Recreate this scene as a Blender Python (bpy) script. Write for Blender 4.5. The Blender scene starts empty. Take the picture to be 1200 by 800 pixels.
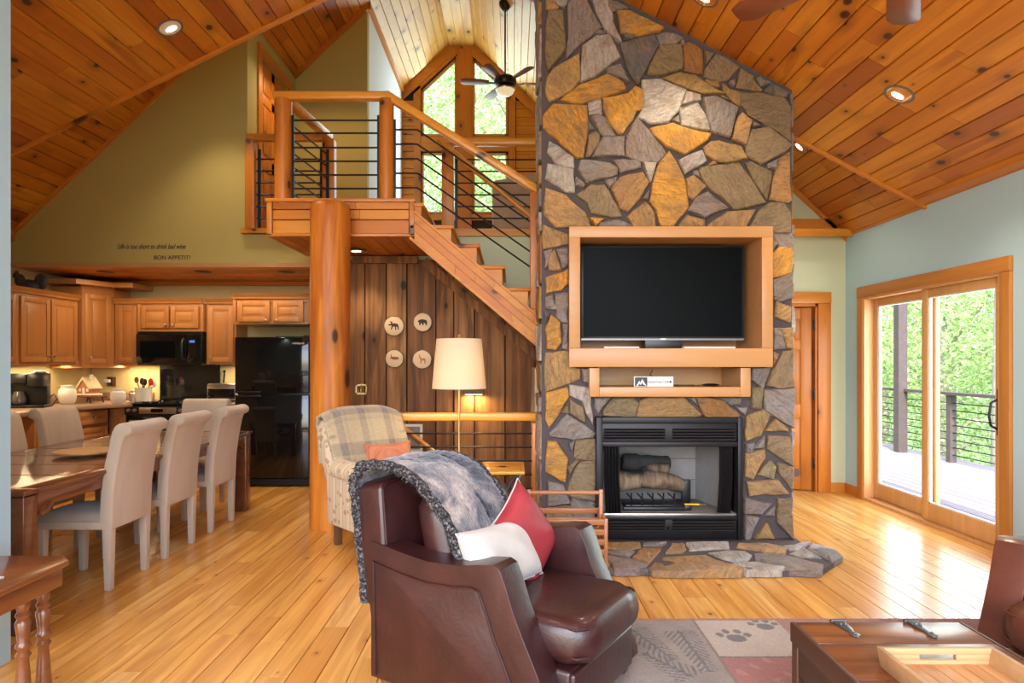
import bpy, bmesh, math, random
from mathutils import Vector, Matrix
random.seed(7)
C = bpy.context.scene.collection
PI = math.pi
R = math.radians
sc = bpy.context.scene
# ---------------------------------------------------------------- camera
F, VX, VY, H = 770.0, 600.0, 423.0, 1.41
cd = bpy.data.cameras.new('camera'); cam = bpy.data.objects.new('camera', cd); C.objects.link(cam)
cam.location = (0, 0, H); cam.rotation_euler = (R(90), 0, 0)
cd.sensor_width = 36; cd.lens = 36*F/1200; cd.shift_y = (VY-400)/1200; cd.clip_end = 300; cd.clip_start = .05
sc.camera = cam
# ---------------------------------------------------------------- world, sun, window light, exposure
w = bpy.data.worlds.new('world'); sc.world = w; w.use_nodes = True
nt = w.node_tree; bg = nt.nodes['Background']; sky = nt.nodes.new('ShaderNodeTexSky')
sky.sky_type = 'NISHITA'; sky.sun_disc = False; sky.sun_elevation = R(52); sky.sun_rotation = R(200)
sky.air_density = 1.0; sky.dust_density = 2.5
nt.links.new(sky.outputs[0], bg.inputs[0]); bg.inputs[1].default_value = 1.1
sd = bpy.data.lights.new('sun', 'SUN'); sd.energy = 6; sd.angle = R(2); sd.color = (1, .95, .86)
so = bpy.data.objects.new('sun', sd); C.objects.link(so); so.rotation_euler = (R(36), R(-14), 0)
def area(name, loc, rot, sx, sy, e, col):
    l = bpy.data.lights.new(name, 'AREA'); l.shape = 'RECTANGLE'; l.size = sx; l.size_y = sy; l.energy = e; l.color = col
    o = bpy.data.objects.new(name, l); C.objects.link(o); o.location = loc; o.rotation_euler = rot; return o
area('rear_window_light', (-.6, -1.7, 2.0), (R(90), 0, 0), 6.5, 3.0, 165, (.70, .84, 1))
area('glass_door_daylight', (3.80, 5.75, 1.10), (R(90), 0, R(90)), 1.8, 1.9, 55, (.80, .93, 1))
area('loft_window_daylight', (-.82, 11.1, 4.7), (R(-90), 0, 0), 1.7, 3.4, 62, (.78, .97, 1))
sc.view_settings.view_transform = 'Standard'; sc.view_settings.look = 'None'
sc.view_settings.exposure = 0.12; sc.view_settings.gamma = 1.0; sc.view_settings.use_curve_mapping = False
sc.cycles.max_bounces = 7; sc.cycles.diffuse_bounces = 4; sc.cycles.glossy_bounces = 4; sc.cycles.transmission_bounces = 6
sc.cycles.transparent_max_bounces = 12; sc.cycles.sample_clamp_indirect = 6; sc.cycles.caustics_reflective = False; sc.cycles.caustics_refractive = False
sc.cycles.use_denoising = True

# ---------------------------------------------------------------- helpers
def P(px, py, Y): return Vector(((px-VX)*Y/F, Y, H+(VY-py)*Y/F))
def PX(px, Y): return (px-VX)*Y/F
def PZ(py, Y): return H+(VY-py)*Y/F
def fit(x, y, z): return (x, y, z)
def ident(): return Matrix.Identity(4)

class MB:
    def __init__(s): s.v = []; s.f = []; s.M = None
    def add(s, vs, fs, M=None):
        k = len(s.v)
        for p in vs:
            p = Vector(p)
            if M is not None: p = M @ p
            s.v.append(p)
        for f in fs: s.f.append([k+i for i in f])
        return s
    def box(s, x0, x1, y0, y1, z0, z1, M=None):
        vs = [(x0,y0,z0),(x1,y0,z0),(x1,y1,z0),(x0,y1,z0),(x0,y0,z1),(x1,y0,z1),(x1,y1,z1),(x0,y1,z1)]
        return s.add(vs, [(0,3,2,1),(4,5,6,7),(0,1,5,4),(1,2,6,5),(2,3,7,6),(3,0,4,7)], M)
    def cbox(s, c, d, M=None):
        return s.box(c[0]-d[0]/2, c[0]+d[0]/2, c[1]-d[1]/2, c[1]+d[1]/2, c[2]-d[2]/2, c[2]+d[2]/2, M)
    def prism(s, pts, a0, a1, axis='y', M=None):
        # pts 2D: axis y -> (x,z), axis x -> (y,z), axis z -> (x,y)
        n = len(pts)
        def m(p, a):
            return (p[0], a, p[1]) if axis == 'y' else ((a, p[0], p[1]) if axis == 'x' else (p[0], p[1], a))
        vs = [m(p, a0) for p in pts] + [m(p, a1) for p in pts]
        fs = [tuple(range(n)), tuple(range(2*n-1, n-1, -1))] + [(i, n+i, n+(i+1) % n, (i+1) % n) for i in range(n)]
        return s.add(vs, fs, M)
    def tube(s, path, r, n=8, closed=False, M=None):
        path = [Vector(p) for p in path]; N = len(path)
        rr = r if isinstance(r, (list, tuple)) else [r]*N
        k0 = []; up = None; vs = []
        for i, p in enumerate(path):
            a = path[(i-1) % N] if (i or closed) else p; b = path[(i+1) % N] if (i < N-1 or closed) else p
            d = (b-a).normalized()
            if up is None:
                up = Vector((0,0,1)) if abs(d.z) < .9 else Vector((1,0,0))
            x = d.cross(up)
            if x.length < 1e-6: x = d.cross(Vector((0,1,0)))
            x.normalize(); y = x.cross(d).normalized(); up = y
            for j in range(n):
                t = 2*PI*j/n; vs.append(p + x*math.cos(t)*rr[i] + y*math.sin(t)*rr[i])
        fs = []
        for i in range(N if closed else N-1):
            for j in range(n):
                a = i*n+j; b = i*n+(j+1) % n; c = ((i+1) % N)*n+(j+1) % n; d = ((i+1) % N)*n+j
                fs.append((a, b, c, d))
        if not closed: fs += [tuple(range(n-1, -1, -1)), tuple((N-1)*n+j for j in range(n))]
        return s.add(vs, fs, M)
    def bar(s, a, b, w, h=None, up=(0,0,1), M=None):
        a, b = Vector(a), Vector(b); h = h or w; d = (b-a).normalized(); up = Vector(up)
        x = d.cross(up).normalized() if d.cross(up).length > 1e-5 else Vector((1,0,0)); y = x.cross(d).normalized()
        vs = [q + x*sx*w/2 + y*sy*h/2 for q in (a, b) for sx, sy in ((-1,-1),(1,-1),(1,1),(-1,1))]
        return s.add(vs, [(0,3,2,1),(4,5,6,7),(0,1,5,4),(1,2,6,5),(2,3,7,6),(3,0,4,7)], M)
    def lathe(s, prof, n=20, c=(0,0,0), M=None):
        vs = []; fs = []
        for r, z in prof:
            for j in range(n):
                t = 2*PI*j/n; vs.append((c[0]+max(r,1e-4)*math.cos(t), c[1]+max(r,1e-4)*math.sin(t), c[2]+z))
        for i in range(len(prof)-1):
            for j in range(n):
                fs.append((i*n+j, i*n+(j+1) % n, (i+1)*n+(j+1) % n, (i+1)*n+j))
        fs += [tuple(range(n-1, -1, -1)), tuple((len(prof)-1)*n+j for j in range(n))]
        return s.add(vs, fs, M)
    def ball(s, c, r, n=12, m=8, M=None):
        r = r if isinstance(r, (tuple, list)) else (r, r, r); vs = []; fs = []
        for i in range(m+1):
            a = PI*i/m
            for j in range(n):
                t = 2*PI*j/n; q = max(math.sin(a), 1e-3)
                vs.append((c[0]+r[0]*q*math.cos(t), c[1]+r[1]*q*math.sin(t), c[2]-r[2]*math.cos(a)))
        for i in range(m):
            for j in range(n): fs.append((i*n+j, i*n+(j+1) % n, (i+1)*n+(j+1) % n, (i+1)*n+j))
        return s.add(vs, fs, M)
    def grid(s, fn, nu, nv, M=None):
        vs = [fn(i/nu, j/nv) for i in range(nu+1) for j in range(nv+1)]
        fs = [(i*(nv+1)+j, (i+1)*(nv+1)+j, (i+1)*(nv+1)+j+1, i*(nv+1)+j+1) for i in range(nu) for j in range(nv)]
        return s.add(vs, fs, M)
    def mesh(s, name, bevel=0, seg=2, smooth=True, ang=38, off=None):
        me = bpy.data.meshes.new(name)
        me.from_pydata([p-off for p in s.v] if off is not None else s.v, [], s.f)
        bm = bmesh.new(); bm.from_mesh(me)
        bmesh.ops.recalc_face_normals(bm, faces=bm.faces)
        if bevel:
            es = [e for e in bm.edges if len(e.link_faces) == 2 and e.calc_face_angle(0) > R(28)]
            bmesh.ops.bevel(bm, geom=es, offset=bevel, offset_type='OFFSET', segments=seg, profile=.5, affect='EDGES', clamp_overlap=True)
        bm.to_mesh(me); bm.free()
        if smooth:
            for p in me.polygons: p.use_smooth = True
            me.set_sharp_from_angle(angle=R(ang))
        return me
    def build(s, name, mat, parent=None, bevel=0, seg=2, smooth=True, world=False, ang=38, subsurf=0, solid=0):
        off = parent.location if (world and parent is not None) else None
        if off is not None and parent.parent is not None: off = off + parent.parent.location
        me = s.mesh(name, bevel, seg, smooth, ang, off)
        o = bpy.data.objects.new(name, me); C.objects.link(o)
        if mat is not None: me.materials.append(mat)
        if parent is not None: o.parent = parent
        if solid:
            md = o.modifiers.new('solid', 'SOLIDIFY'); md.thickness = solid; md.offset = 0
        if subsurf:
            md = o.modifiers.new('sub', 'SUBSURF'); md.levels = subsurf; md.render_levels = subsurf
        return o

def tag(o, label=None, cat=None, group=None, kind=None):
    if label: o['label'] = label
    if cat: o['category'] = cat
    if group: o['group'] = group
    if kind: o['kind'] = kind
    return o
def thing(name, label, cat, loc=(0,0,0), rz=0, group=None):
    o = bpy.data.objects.new(name, None); C.objects.link(o); o.location = loc; o.rotation_euler = (0, 0, rz)
    o.empty_display_size = .05
    return tag(o, label, cat, group)
def struct(mb, name, mat, parent=None, label=None, **k):
    o = mb.build(name, mat, parent, smooth=k.pop('smooth', False), **k)
    if parent is None: o['kind'] = 'structure'
    if label: o['label'] = label
    return o
def copy_tree(o, parent=None):
    c = o.copy(); C.objects.link(c); c.parent = parent
    for ch in list(o.children): copy_tree(ch, c)
    return c

# ---------------------------------------------------------------- materials
def mat(name):
    m = bpy.data.materials.new(name); m.use_nodes = True
    n = m.node_tree.nodes; return m, n, m.node_tree.links, n['Principled BSDF']
def ramp(n, stops):
    r = n.new('ShaderNodeValToRGB'); e = r.color_ramp.elements
    while len(e) < len(stops): e.new(.5)
    for k, (p, c) in enumerate(stops): e[k].position = p; e[k].color = (*c, 1)
    return r
def mixc(n, l, fac, a, b, mode='MIX'):
    m = n.new('ShaderNodeMix'); m.data_type = 'RGBA'; m.blend_type = mode
    for s, x in ((m.inputs[0], fac), (m.inputs[6], a), (m.inputs[7], b)):
        if isinstance(x, (int, float)): s.default_value = x
        elif isinstance(x, tuple): s.default_value = (*x, 1)
        else: l.new(x, s)
    return m.outputs[2]
def coords(n, l, world, scale, jit=True):
    mp = n.new('ShaderNodeMapping'); mp.inputs['Scale'].default_value = scale
    if world:
        g = n.new('ShaderNodeNewGeometry'); src = g.outputs['Position']
        if jit:
            oi = n.new('ShaderNodeObjectInfo'); vm = n.new('ShaderNodeVectorMath'); vm.operation = 'SCALE'
            vm.inputs[0].default_value = (61, 47, 83); l.new(oi.outputs['Random'], vm.inputs['Scale'])
            va = n.new('ShaderNodeVectorMath'); va.operation = 'ADD'; l.new(src, va.inputs[0]); l.new(vm.outputs[0], va.inputs[1]); src = va.outputs[0]
    else:
        src = n.new('ShaderNodeTexCoord').outputs['Object']
    l.new(src, mp.inputs[0]); return mp.outputs[0]
def noise(n, l, vec, scale, detail=4, rough=.55, dist=0):
    t = n.new('ShaderNodeTexNoise'); t.inputs['Scale'].default_value = scale; t.inputs['Detail'].default_value = detail
    t.inputs['Roughness'].default_value = rough; t.inputs['Distortion'].default_value = dist
    if vec is not None: l.new(vec, t.inputs['Vector'])
    return t.outputs[0]
def bump(n, l, b, h, strength=.2, dist=.01):
    x = n.new('ShaderNodeBump'); x.inputs['Strength'].default_value = strength; x.inputs['Distance'].default_value = dist
    l.new(h, x.inputs['Height']); l.new(x.outputs[0], b.inputs['Normal'])
def wood(name, tones, grain=(.25,.04,.01), axis='y', world=True, knots=0.0, ksz=1.0, rough=.4, knotc=(.05,.015,.005), gmix=.5, coat=0, spread=True, gs=1.0, spec=.5):
    m, n, l, b = mat(name)
    al, ac = .55*gs, 9.0*gs
    sc_ = {'x': (al, ac, ac), 'y': (ac, al, ac), 'z': (ac, ac, al)}[axis]
    v = coords(n, l, world, sc_)
    g = noise(n, l, v, 1.6, 5, .6, .6)
    oi = n.new('ShaderNodeObjectInfo')
    N = len(tones); base = ramp(n, [(i/max(N-1,1), t) for i, t in enumerate(tones)])
    l.new(oi.outputs['Random'] if spread else noise(n, l, coords(n, l, world, tuple(q*.3 for q in sc_)), 1.0, 2), base.inputs[0])
    gr = ramp(n, [(.35, (0,0,0)), (.62, (1,1,1))]); l.new(g, gr.inputs[0])
    mm = n.new('ShaderNodeMath'); mm.operation = 'MULTIPLY'; mm.inputs[1].default_value = gmix; l.new(gr.outputs[0], mm.inputs[0])
    col = mixc(n, l, mm.outputs[0], base.outputs[0], grain, 'MIX')
    col = mixc(n, l, mm.outputs[0], col, base.outputs[0], 'MULTIPLY') if False else col
    if knots:
        ks, kc = 1.5*gs, 2.5*gs
        kv = coords(n, l, world, {'x': (ks, kc, kc), 'y': (kc, ks, kc), 'z': (kc, kc, ks)}[axis])
        sp = n.new('ShaderNodeSeparateXYZ'); l.new(kv, sp.inputs[0]); cb = n.new('ShaderNodeCombineXYZ')
        if axis == 'y': l.new(sp.outputs[0], cb.inputs[0]); l.new(sp.outputs[1], cb.inputs[1])
        else:
            su = n.new('ShaderNodeMath'); su.operation = 'ADD'; l.new(sp.outputs[1], su.inputs[0]); l.new(sp.outputs[2 if axis == 'x' else 0], su.inputs[1])
            l.new(su.outputs[0], cb.inputs[0]); l.new(sp.outputs[0 if axis == 'x' else 2], cb.inputs[1])
        vo = n.new('ShaderNodeTexVoronoi'); vo.voronoi_dimensions = '2D'; vo.inputs['Scale'].default_value = 1.0*knots; l.new(cb.outputs[0], vo.inputs['Vector'])
        dv_ = n.new('ShaderNodeMath'); dv_.operation = 'DIVIDE'; sc2 = n.new('ShaderNodeSeparateColor'); l.new(vo.outputs['Color'], sc2.inputs[0]); mr_ = n.new('ShaderNodeMapRange'); mr_.inputs['To Min'].default_value = .25; mr_.inputs['To Max'].default_value = 1.35; l.new(sc2.outputs[0], mr_.inputs[0]); l.new(vo.outputs['Distance'], dv_.inputs[0]); l.new(mr_.outputs[0], dv_.inputs[1])
        kr = ramp(n, [(0.0, (1,1,1)), (.045*ksz, (.92,.92,.92)), (.07*ksz, (.34,.34,.34)), (.26*ksz, (0,0,0))]); l.new(dv_.outputs[0], kr.inputs[0])
        hv = coords(n, l, world, {'x': (.5, 4, 4), 'y': (4, .5, 4), 'z': (4, 4, .5)}[axis]); hn = noise(n, l, hv, 1.3, 3, .5, 1.0); hr_ = ramp(n, [(.60, (0,0,0)), (.66, (.5,.5,.5)), (.8, (.62,.62,.62))]); l.new(hn, hr_.inputs[0]); col = mixc(n, l, hr_.outputs[0], col, grain)
        col = mixc(n, l, kr.outputs[0], col, knotc)
    l.new(col, b.inputs['Base Color']); b.inputs['Roughness'].default_value = rough
    b.inputs['Specular IOR Level'].default_value = spec
    if coat: b.inputs['Coat Weight'].default_value = coat; b.inputs['Coat Roughness'].default_value = .12
    bump(n, l, b, g, .12, .004)
    return m
def plain(name, col, rough=.6, metal=0, nscale=0, namt=.15, bumps=0, bscale=80, coat=0, emit=None, estr=0, sheen=0, spec=.5, vary=0):
    m, n, l, b = mat(name)
    src = None
    if nscale:
        f = noise(n, l, coords(n, l, False, (1,1,1)), nscale, 4)
        src = mixc(n, l, f, tuple(c*(1-namt) for c in col), tuple(min(1, c*(1+namt)) for c in col)); l.new(src, b.inputs['Base Color'])
    else: b.inputs['Base Color'].default_value = (*col, 1)
    b.inputs['Roughness'].default_value = rough; b.inputs['Metallic'].default_value = metal
    b.inputs['Specular IOR Level'].default_value = spec
    if coat: b.inputs['Coat Weight'].default_value = coat; b.inputs['Coat Roughness'].default_value = .08
    if sheen: b.inputs['Sheen Weight'].default_value = sheen; b.inputs['Sheen Roughness'].default_value = .5
    if emit: b.inputs['Emission Color'].default_value = (*emit, 1); b.inputs['Emission Strength'].default_value = estr
    if bumps: bump(n, l, b, noise(n, l, coords(n, l, False, (1,1,1)), bscale, 3), bumps, .004)
    return m

M = {}
M['ceil'] = wood('pine_ceiling', [(.48,.14,.008), (.60,.205,.012), (.70,.275,.018), (.54,.17,.010), (.34,.09,.009), (.63,.225,.014), (.72,.31,.025)], (.31,.07,.005), 'y', knots=1.25, rough=.42, gmix=.42, knotc=(.035,.006,.003))
M['ceil_loft'] = wood('pine_loft_ceiling', [(.60,.30,.06), (.72,.42,.10), (.66,.36,.08), (.78,.48,.14)], (.45,.18,.03), 'y', knots=1.1, rough=.35, gmix=.4)
M['floor'] = wood('maple_floor', [(.74,.38,.085), (.82,.46,.12), (.86,.53,.17), (.78,.42,.10), (.62,.29,.06), (.84,.48,.12), (.76,.40,.10)], (.48,.20,.04), 'y', knots=.9, ksz=.35, rough=.25, gmix=.75, knotc=(.22,.09,.03), spec=.6)
M['log'] = wood('log_pine', [(.62,.20,.025), (.70,.26,.035)], (.36,.08,.01), 'z', knots=.9, ksz=1.3, rough=.4, spec=.3, gmix=.8, gs=.8, knotc=(.03,.006,.003), spread=False)
M['trimx'] = wood('pine_trim_across', [(.66,.25,.03), (.58,.20,.022)], (.45,.14,.02), 'x', knots=.5, rough=.38, gmix=.4)
M['trimy'] = wood('pine_trim_deep', [(.62,.22,.025), (.55,.18,.018)], (.45,.13,.018), 'y', knots=.4, rough=.38, gmix=.4)
M['trimz'] = wood('pine_trim_upright', [(.60,.20,.02), (.54,.17,.016)], (.40,.11,.015), 'z', knots=.8, rough=.38, gmix=.4)
M['stair'] = wood('pine_stair', [(.60,.22,.022), (.70,.29,.035), (.52,.165,.016), (.72,.33,.045)], (.40,.10,.008), 'x', knots=.8, ksz=.6, spec=.3, rough=.4, gmix=.4)
M['rail'] = wood('rail_log', [(.76,.34,.045), (.68,.27,.03)], (.48,.16,.025), 'x', knots=.8, rough=.28, gmix=.35)
M['door_oak'] = wood('door_frame_oak', [(.58,.25,.05), (.52,.21,.04)], (.34,.11,.018), 'y', rough=.4, gmix=.5)
M['door_oakz'] = wood('door_frame_oak_upright', [(.58,.25,.05), (.52,.21,.04)], (.34,.11,.018), 'z', rough=.4, gmix=.5)
M['sash'] = wood('sash_pine', [(.68,.38,.15), (.62,.34,.125)], (.50,.23,.07), 'z', rough=.42, gmix=.4)
M['maple'] = wood('maple_frame', [(.56,.29,.115), (.52,.265,.10)], (.45,.20,.065), 'x', rough=.38, gmix=.35)
M['cab'] = wood('maple_cabinet', [(.48,.205,.06), (.53,.24,.08), (.44,.18,.05)], (.36,.13,.03), 'z', rough=.36, gmix=.35)
M['barn'] = wood('barn_wood', [(.26,.10,.026), (.38,.165,.045), (.50,.24,.075), (.31,.13,.034), (.44,.20,.06)], (.07,.024,.008), 'z', knots=.8, rough=.75, gmix=.75, knotc=(.02,.008,.004))
M['barndark'] = plain('barn_shadow', (.03,.015,.008), .9)
M['cherry'] = wood('table_cherry', [(.17,.055,.022), (.21,.075,.03)], (.07,.02,.01), 'y', rough=.16, gmix=.5, coat=.5)
M['cherrytop'] = wood('tabletop_walnut', [(.20,.085,.045), (.24,.11,.06), (.17,.07,.035)], (.10,.04,.02), 'x', rough=.14, gmix=.4, coat=.6)
M['redwood'] = wood('mahogany_stand', [(.20,.065,.024), (.24,.08,.028)], (.10,.03,.012), 'y', world=False, rough=.22, gmix=.45, coat=.4)
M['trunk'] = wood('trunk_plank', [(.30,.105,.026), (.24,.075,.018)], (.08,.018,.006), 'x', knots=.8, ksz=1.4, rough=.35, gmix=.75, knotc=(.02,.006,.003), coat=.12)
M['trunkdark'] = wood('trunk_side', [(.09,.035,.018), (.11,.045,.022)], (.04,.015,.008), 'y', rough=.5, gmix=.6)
M['tray'] = wood('tray_slats', [(.62,.34,.14), (.70,.42,.19), (.56,.28,.10)], (.40,.18,.06), 'y', rough=.45, gmix=.5)
M['rack'] = wood('rack_wood', [(.50,.21,.08), (.44,.17,.06)], (.28,.09,.03), 'x', rough=.35, gmix=.4)
M['blue'] = plain('pale_blue_paint', (.44,.64,.72), .75)
M['white_blue'] = plain('column_paint', (.38,.58,.70), .7)
M['sage'] = plain('sage_paint', (.46,.37,.115), .8)
M['sage_pale'] = plain('pale_sage_paint', (.56,.58,.38), .8)
M['loftwhite'] = plain('loft_wall_paint', (.74,.80,.88), .8)
M['kwall'] = plain('kitchen_wall_paint', (.62,.50,.24), .8, nscale=6, namt=.12)
M['dark'] = plain('dark_void', (.03,.022,.016), .9)
M['beige'] = plain('side_room_paint', (.50,.42,.28), .8)
M['iron'] = plain('black_iron', (.022,.02,.022), .42, .6)
M['steel'] = plain('brushed_steel', (.45,.43,.40), .3, 1)
M['chrome'] = plain('chrome', (.75,.72,.68), .15, 1)
M['brass'] = plain('antique_brass', (.55,.40,.17), .3, .9)
M['black'] = plain('black_plastic', (.012,.012,.013), .35)
M['gloss'] = plain('black_gloss', (.005,.005,.006), .05, coat=.3, spec=.4)
M['screen'] = plain('tv_screen', (.003,.004,.005), .3, spec=.04)
M['mortar'] = plain('mortar', (.088,.068,.07), .95, nscale=30, namt=.3, bumps=.6, bscale=60)
M['white'] = plain('white_plastic', (.75,.74,.72), .5)
M['ceramic'] = plain('white_ceramic', (.80,.76,.68), .25, nscale=12, namt=.05)
M['paper'] = plain('white_paper', (.8,.8,.8), .6)
M['red'] = plain('red_plastic', (.6,.03,.02), .4)
M['yellow'] = plain('yellow_plastic', (.75,.48,.03), .4)
M['counter'] = plain('laminate_counter', (.34,.22,.15), .35, nscale=60, namt=.35)
M['hinge'] = plain('pewter', (.16,.17,.18), .35, .8)
M['text'] = plain('lettering_black', (.03,.025,.02), .6)
M['glass'], n_, l_, b_ = mat('window_glass')
n_.remove(b_); tr = n_.new('ShaderNodeBsdfTransparent'); gl = n_.new('ShaderNodeBsdfGlossy'); gl.inputs['Roughness'].default_value = .02
fr = n_.new('ShaderNodeMath'); fr.operation = 'POWER'; fr.inputs[1].default_value = 5; lw_ = n_.new('ShaderNodeLayerWeight'); lw_.inputs[0].default_value = .35; l_.new(lw_.outputs['Facing'], fr.inputs[0]); mx = n_.new('ShaderNodeMixShader')
l_.new(fr.outputs[0], mx.inputs[0]); l_.new(tr.outputs[0], mx.inputs[1]); l_.new(gl.outputs[0], mx.inputs[2]); l_.new(mx.outputs[0], n_['Material Output'].inputs[0])
M['bulb'] = plain('lit_bulb', (1,.9,.75), .5, emit=(1,.82,.6), estr=14)
M['bulb_off'] = plain('unlit_bulb', (.10,.06,.04), .5)
M['canring'] = plain('can_ring', (.16,.12,.10), .4)
M['canwhite'] = plain('can_white', (.75,.68,.6), .4)

def stone_mat(name, warm):
    m, n, l, b = mat(name)
    oi = n.new('ShaderNodeObjectInfo')
    v0 = coords(n, l, True, (1,1,1)); vr = n.new('ShaderNodeVectorRotate'); vr.rotation_type = 'Y_AXIS'; ml_ = n.new('ShaderNodeMath'); ml_.operation = 'MULTIPLY'; ml_.inputs[1].default_value = 3.1; l.new(oi.outputs['Random'], ml_.inputs[0]); l.new(v0, vr.inputs['Vector']); l.new(ml_.outputs[0], vr.inputs['Angle']); v = vr.outputs[0]
    big = noise(n, l, v, 5, 4, .6, .8)
    mp_ = n.new('ShaderNodeMapping'); mp_.inputs['Scale'].default_value = (3, 3, 11); l.new(v, mp_.inputs[0]); vs = mp_.outputs[0]; strata = noise(n, l, vs, 3.0, 7, .7, 1.2)
    fine = noise(n, l, v, 45, 4, .7)
    r1 = ramp(n, [(.42, (0,0,0)), (.62, (1,1,1))]); l.new(big, r1.inputs[0])
    mm = n.new('ShaderNodeMath'); mm.operation = 'MULTIPLY'; mm.inputs[1].default_value = .55; l.new(r1.outputs[0], mm.inputs[0])
    c = mixc(n, l, mm.outputs[0], oi.outputs['Color'], warm)
    r2 = ramp(n, [(.3, (.38,.36,.36)), (.5, (.95,.95,.95)), (.68, (1.35,1.3,1.25))]); l.new(strata, r2.inputs[0])
    c = mixc(n, l, .8, c, r2.outputs[0], 'MULTIPLY')
    r3 = ramp(n, [(.3, (.75,.75,.75)), (.7, (1,1,1))]); l.new(fine, r3.inputs[0])
    c = mixc(n, l, .8, c, r3.outputs[0], 'MULTIPLY')
    l.new(c, b.inputs['Base Color']); b.inputs['Roughness'].default_value = .62
    ad = n.new('ShaderNodeMath'); ad.operation = 'ADD'; l.new(strata, ad.inputs[0]); l.new(fine, ad.inputs[1])
    bump(n, l, b, ad.outputs[0], 1.0, .02)
    return m
M['stone'] = stone_mat('field_stone', (.30,.20,.12))
M['hearth'] = stone_mat('hearth_stone', (.34,.26,.20))
def leather(name, col, hi):
    m, n, l, b = mat(name)
    v = coords(n, l, False, (1,1,1)); f = noise(n, l, v, 7, 5, .6)
    r = ramp(n, [(.35, col), (.7, hi)]); l.new(f, r.inputs[0]); l.new(r.outputs[0], b.inputs['Base Color'])
    vo = n.new('ShaderNodeTexVoronoi'); vo.inputs['Scale'].default_value = 170; l.new(v, vo.inputs['Vector'])
    ad = n.new('ShaderNodeMath'); ad.operation = 'ADD'; l.new(vo.outputs['Distance'], ad.inputs[0])
    f2 = noise(n, l, v, 14, 4, .6, 1.5); m2 = n.new('ShaderNodeMath'); m2.operation = 'MULTIPLY'; m2.inputs[1].default_value = 8; l.new(f2, m2.inputs[0]); l.new(m2.outputs[0], ad.inputs[1])
    bump(n, l, b, ad.outputs[0], .10, .004)
    b.inputs['Roughness'].default_value = .42; b.inputs['Coat Weight'].default_value = .4; b.inputs['Coat Roughness'].default_value = .2; b.inputs['Specular IOR Level'].default_value = .4
    return m
M['leather'] = leather('oxblood_leather', (.024,.0055,.006), (.046,.011,.0105))
M['leather2'] = leather('brown_leather', (.085,.022,.013), (.13,.037,.02))
def fabric(name, cols, scale=3, sheen=.3, bsc=300, rough=.9, stripes=None, bs=.25):
    m, n, l, b = mat(name)
    v = coords(n, l, False, stripes or (1,1,1)); f = noise(n, l, v, scale, 3, .5)
    r = ramp(n, [(.3+.4*i/max(1,len(cols)-1), c) for i, c in enumerate(cols)]); l.new(f, r.inputs[0]); l.new(r.outputs[0], b.inputs['Base Color'])
    b.inputs['Roughness'].default_value = rough; b.inputs['Sheen Weight'].default_value = sheen
    bump(n, l, b, noise(n, l, coords(n, l, False, (1,1,1)), bsc, 2), bs, .003)
    return m
M['parsons'] = fabric('chair_chenille', [(.40,.31,.225), (.53,.42,.32)], 5, stripes=(1,1,.25))
M['cream'] = fabric('cream_pillow_cloth', [(.45,.42,.39), (.54,.51,.48)], 8)
M['rose'] = fabric('rose_woven_cloth', [(.40,.09,.05), (.52,.21,.10), (.42,.09,.09)], 9, sheen=.05, stripes=(.4,.4,6))
M['crimson'] = fabric('red_pillow_leather', [(.24,.014,.026), (.35,.035,.045)], 7, sheen=0, rough=.5)
M['shade'], n_, l_, b_ = mat('lamp_shade_cloth')
b_.inputs['Base Color'].default_value = (.86,.78,.62,1); b_.inputs['Roughness'].default_value = .9
tl = n_.new('ShaderNodeBsdfTranslucent'); tl.inputs[0].default_value = (.9,.74,.5,1); mx = n_.new('ShaderNodeMixShader'); mx.inputs[0].default_value = .45
l_.new(b_.outputs[0], mx.inputs[1]); l_.new(tl.outputs[0], mx.inputs[2]); l_.new(mx.outputs[0], n_['Material Output'].inputs[0])

def plaid(name, base, dark, light, sx, sz, axes=(0,2)):
    m, n, l, b = mat(name)
    tc = n.new('ShaderNodeTexCoord'); sp = n.new('ShaderNodeSeparateXYZ'); l.new(tc.outputs['UV'], sp.inputs[0])
    outs = []
    for ax, s in ((0, sx), (1, sz)):
        a = n.new('ShaderNodeMath'); a.operation = 'MULTIPLY'; a.inputs[1].default_value = s; l.new(sp.outputs[ax], a.inputs[0])
        fr = n.new('ShaderNodeMath'); fr.operation = 'FRACT'; l.new(a.outputs[0], fr.inputs[0])
        r = ramp(n, [(0, (0,0,0)), (.34, (.0,.0,.0)), (.36, (1,1,1)), (.62, (1,1,1)), (.64, (.0,.0,.0)), (.8, (.45,.45,.45)), (.84, (0,0,0))]); l.new(fr.outputs[0], r.inputs[0]); outs.append(r.outputs[0])
    c = mixc(n, l, outs[0], base, dark); c2 = mixc(n, l, outs[1], base, dark)
    c = mixc(n, l, .5, c, c2); 
    f = noise(n, l, coords(n, l, False, (1,1,1)), 60, 3); c = mixc(n, l, .35, c, mixc(n, l, f, dark, light))
    l.new(c, b.inputs['Base Color']); b.inputs['Roughness'].default_value = .95; b.inputs['Sheen Weight'].default_value = .3
    bump(n, l, b, f, .4, .004)
    return m
M['plaid'] = plaid('plaid_wool', (.50,.38,.20), (.13,.11,.10), (.66,.58,.44), 3.2, 4.2)

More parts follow.
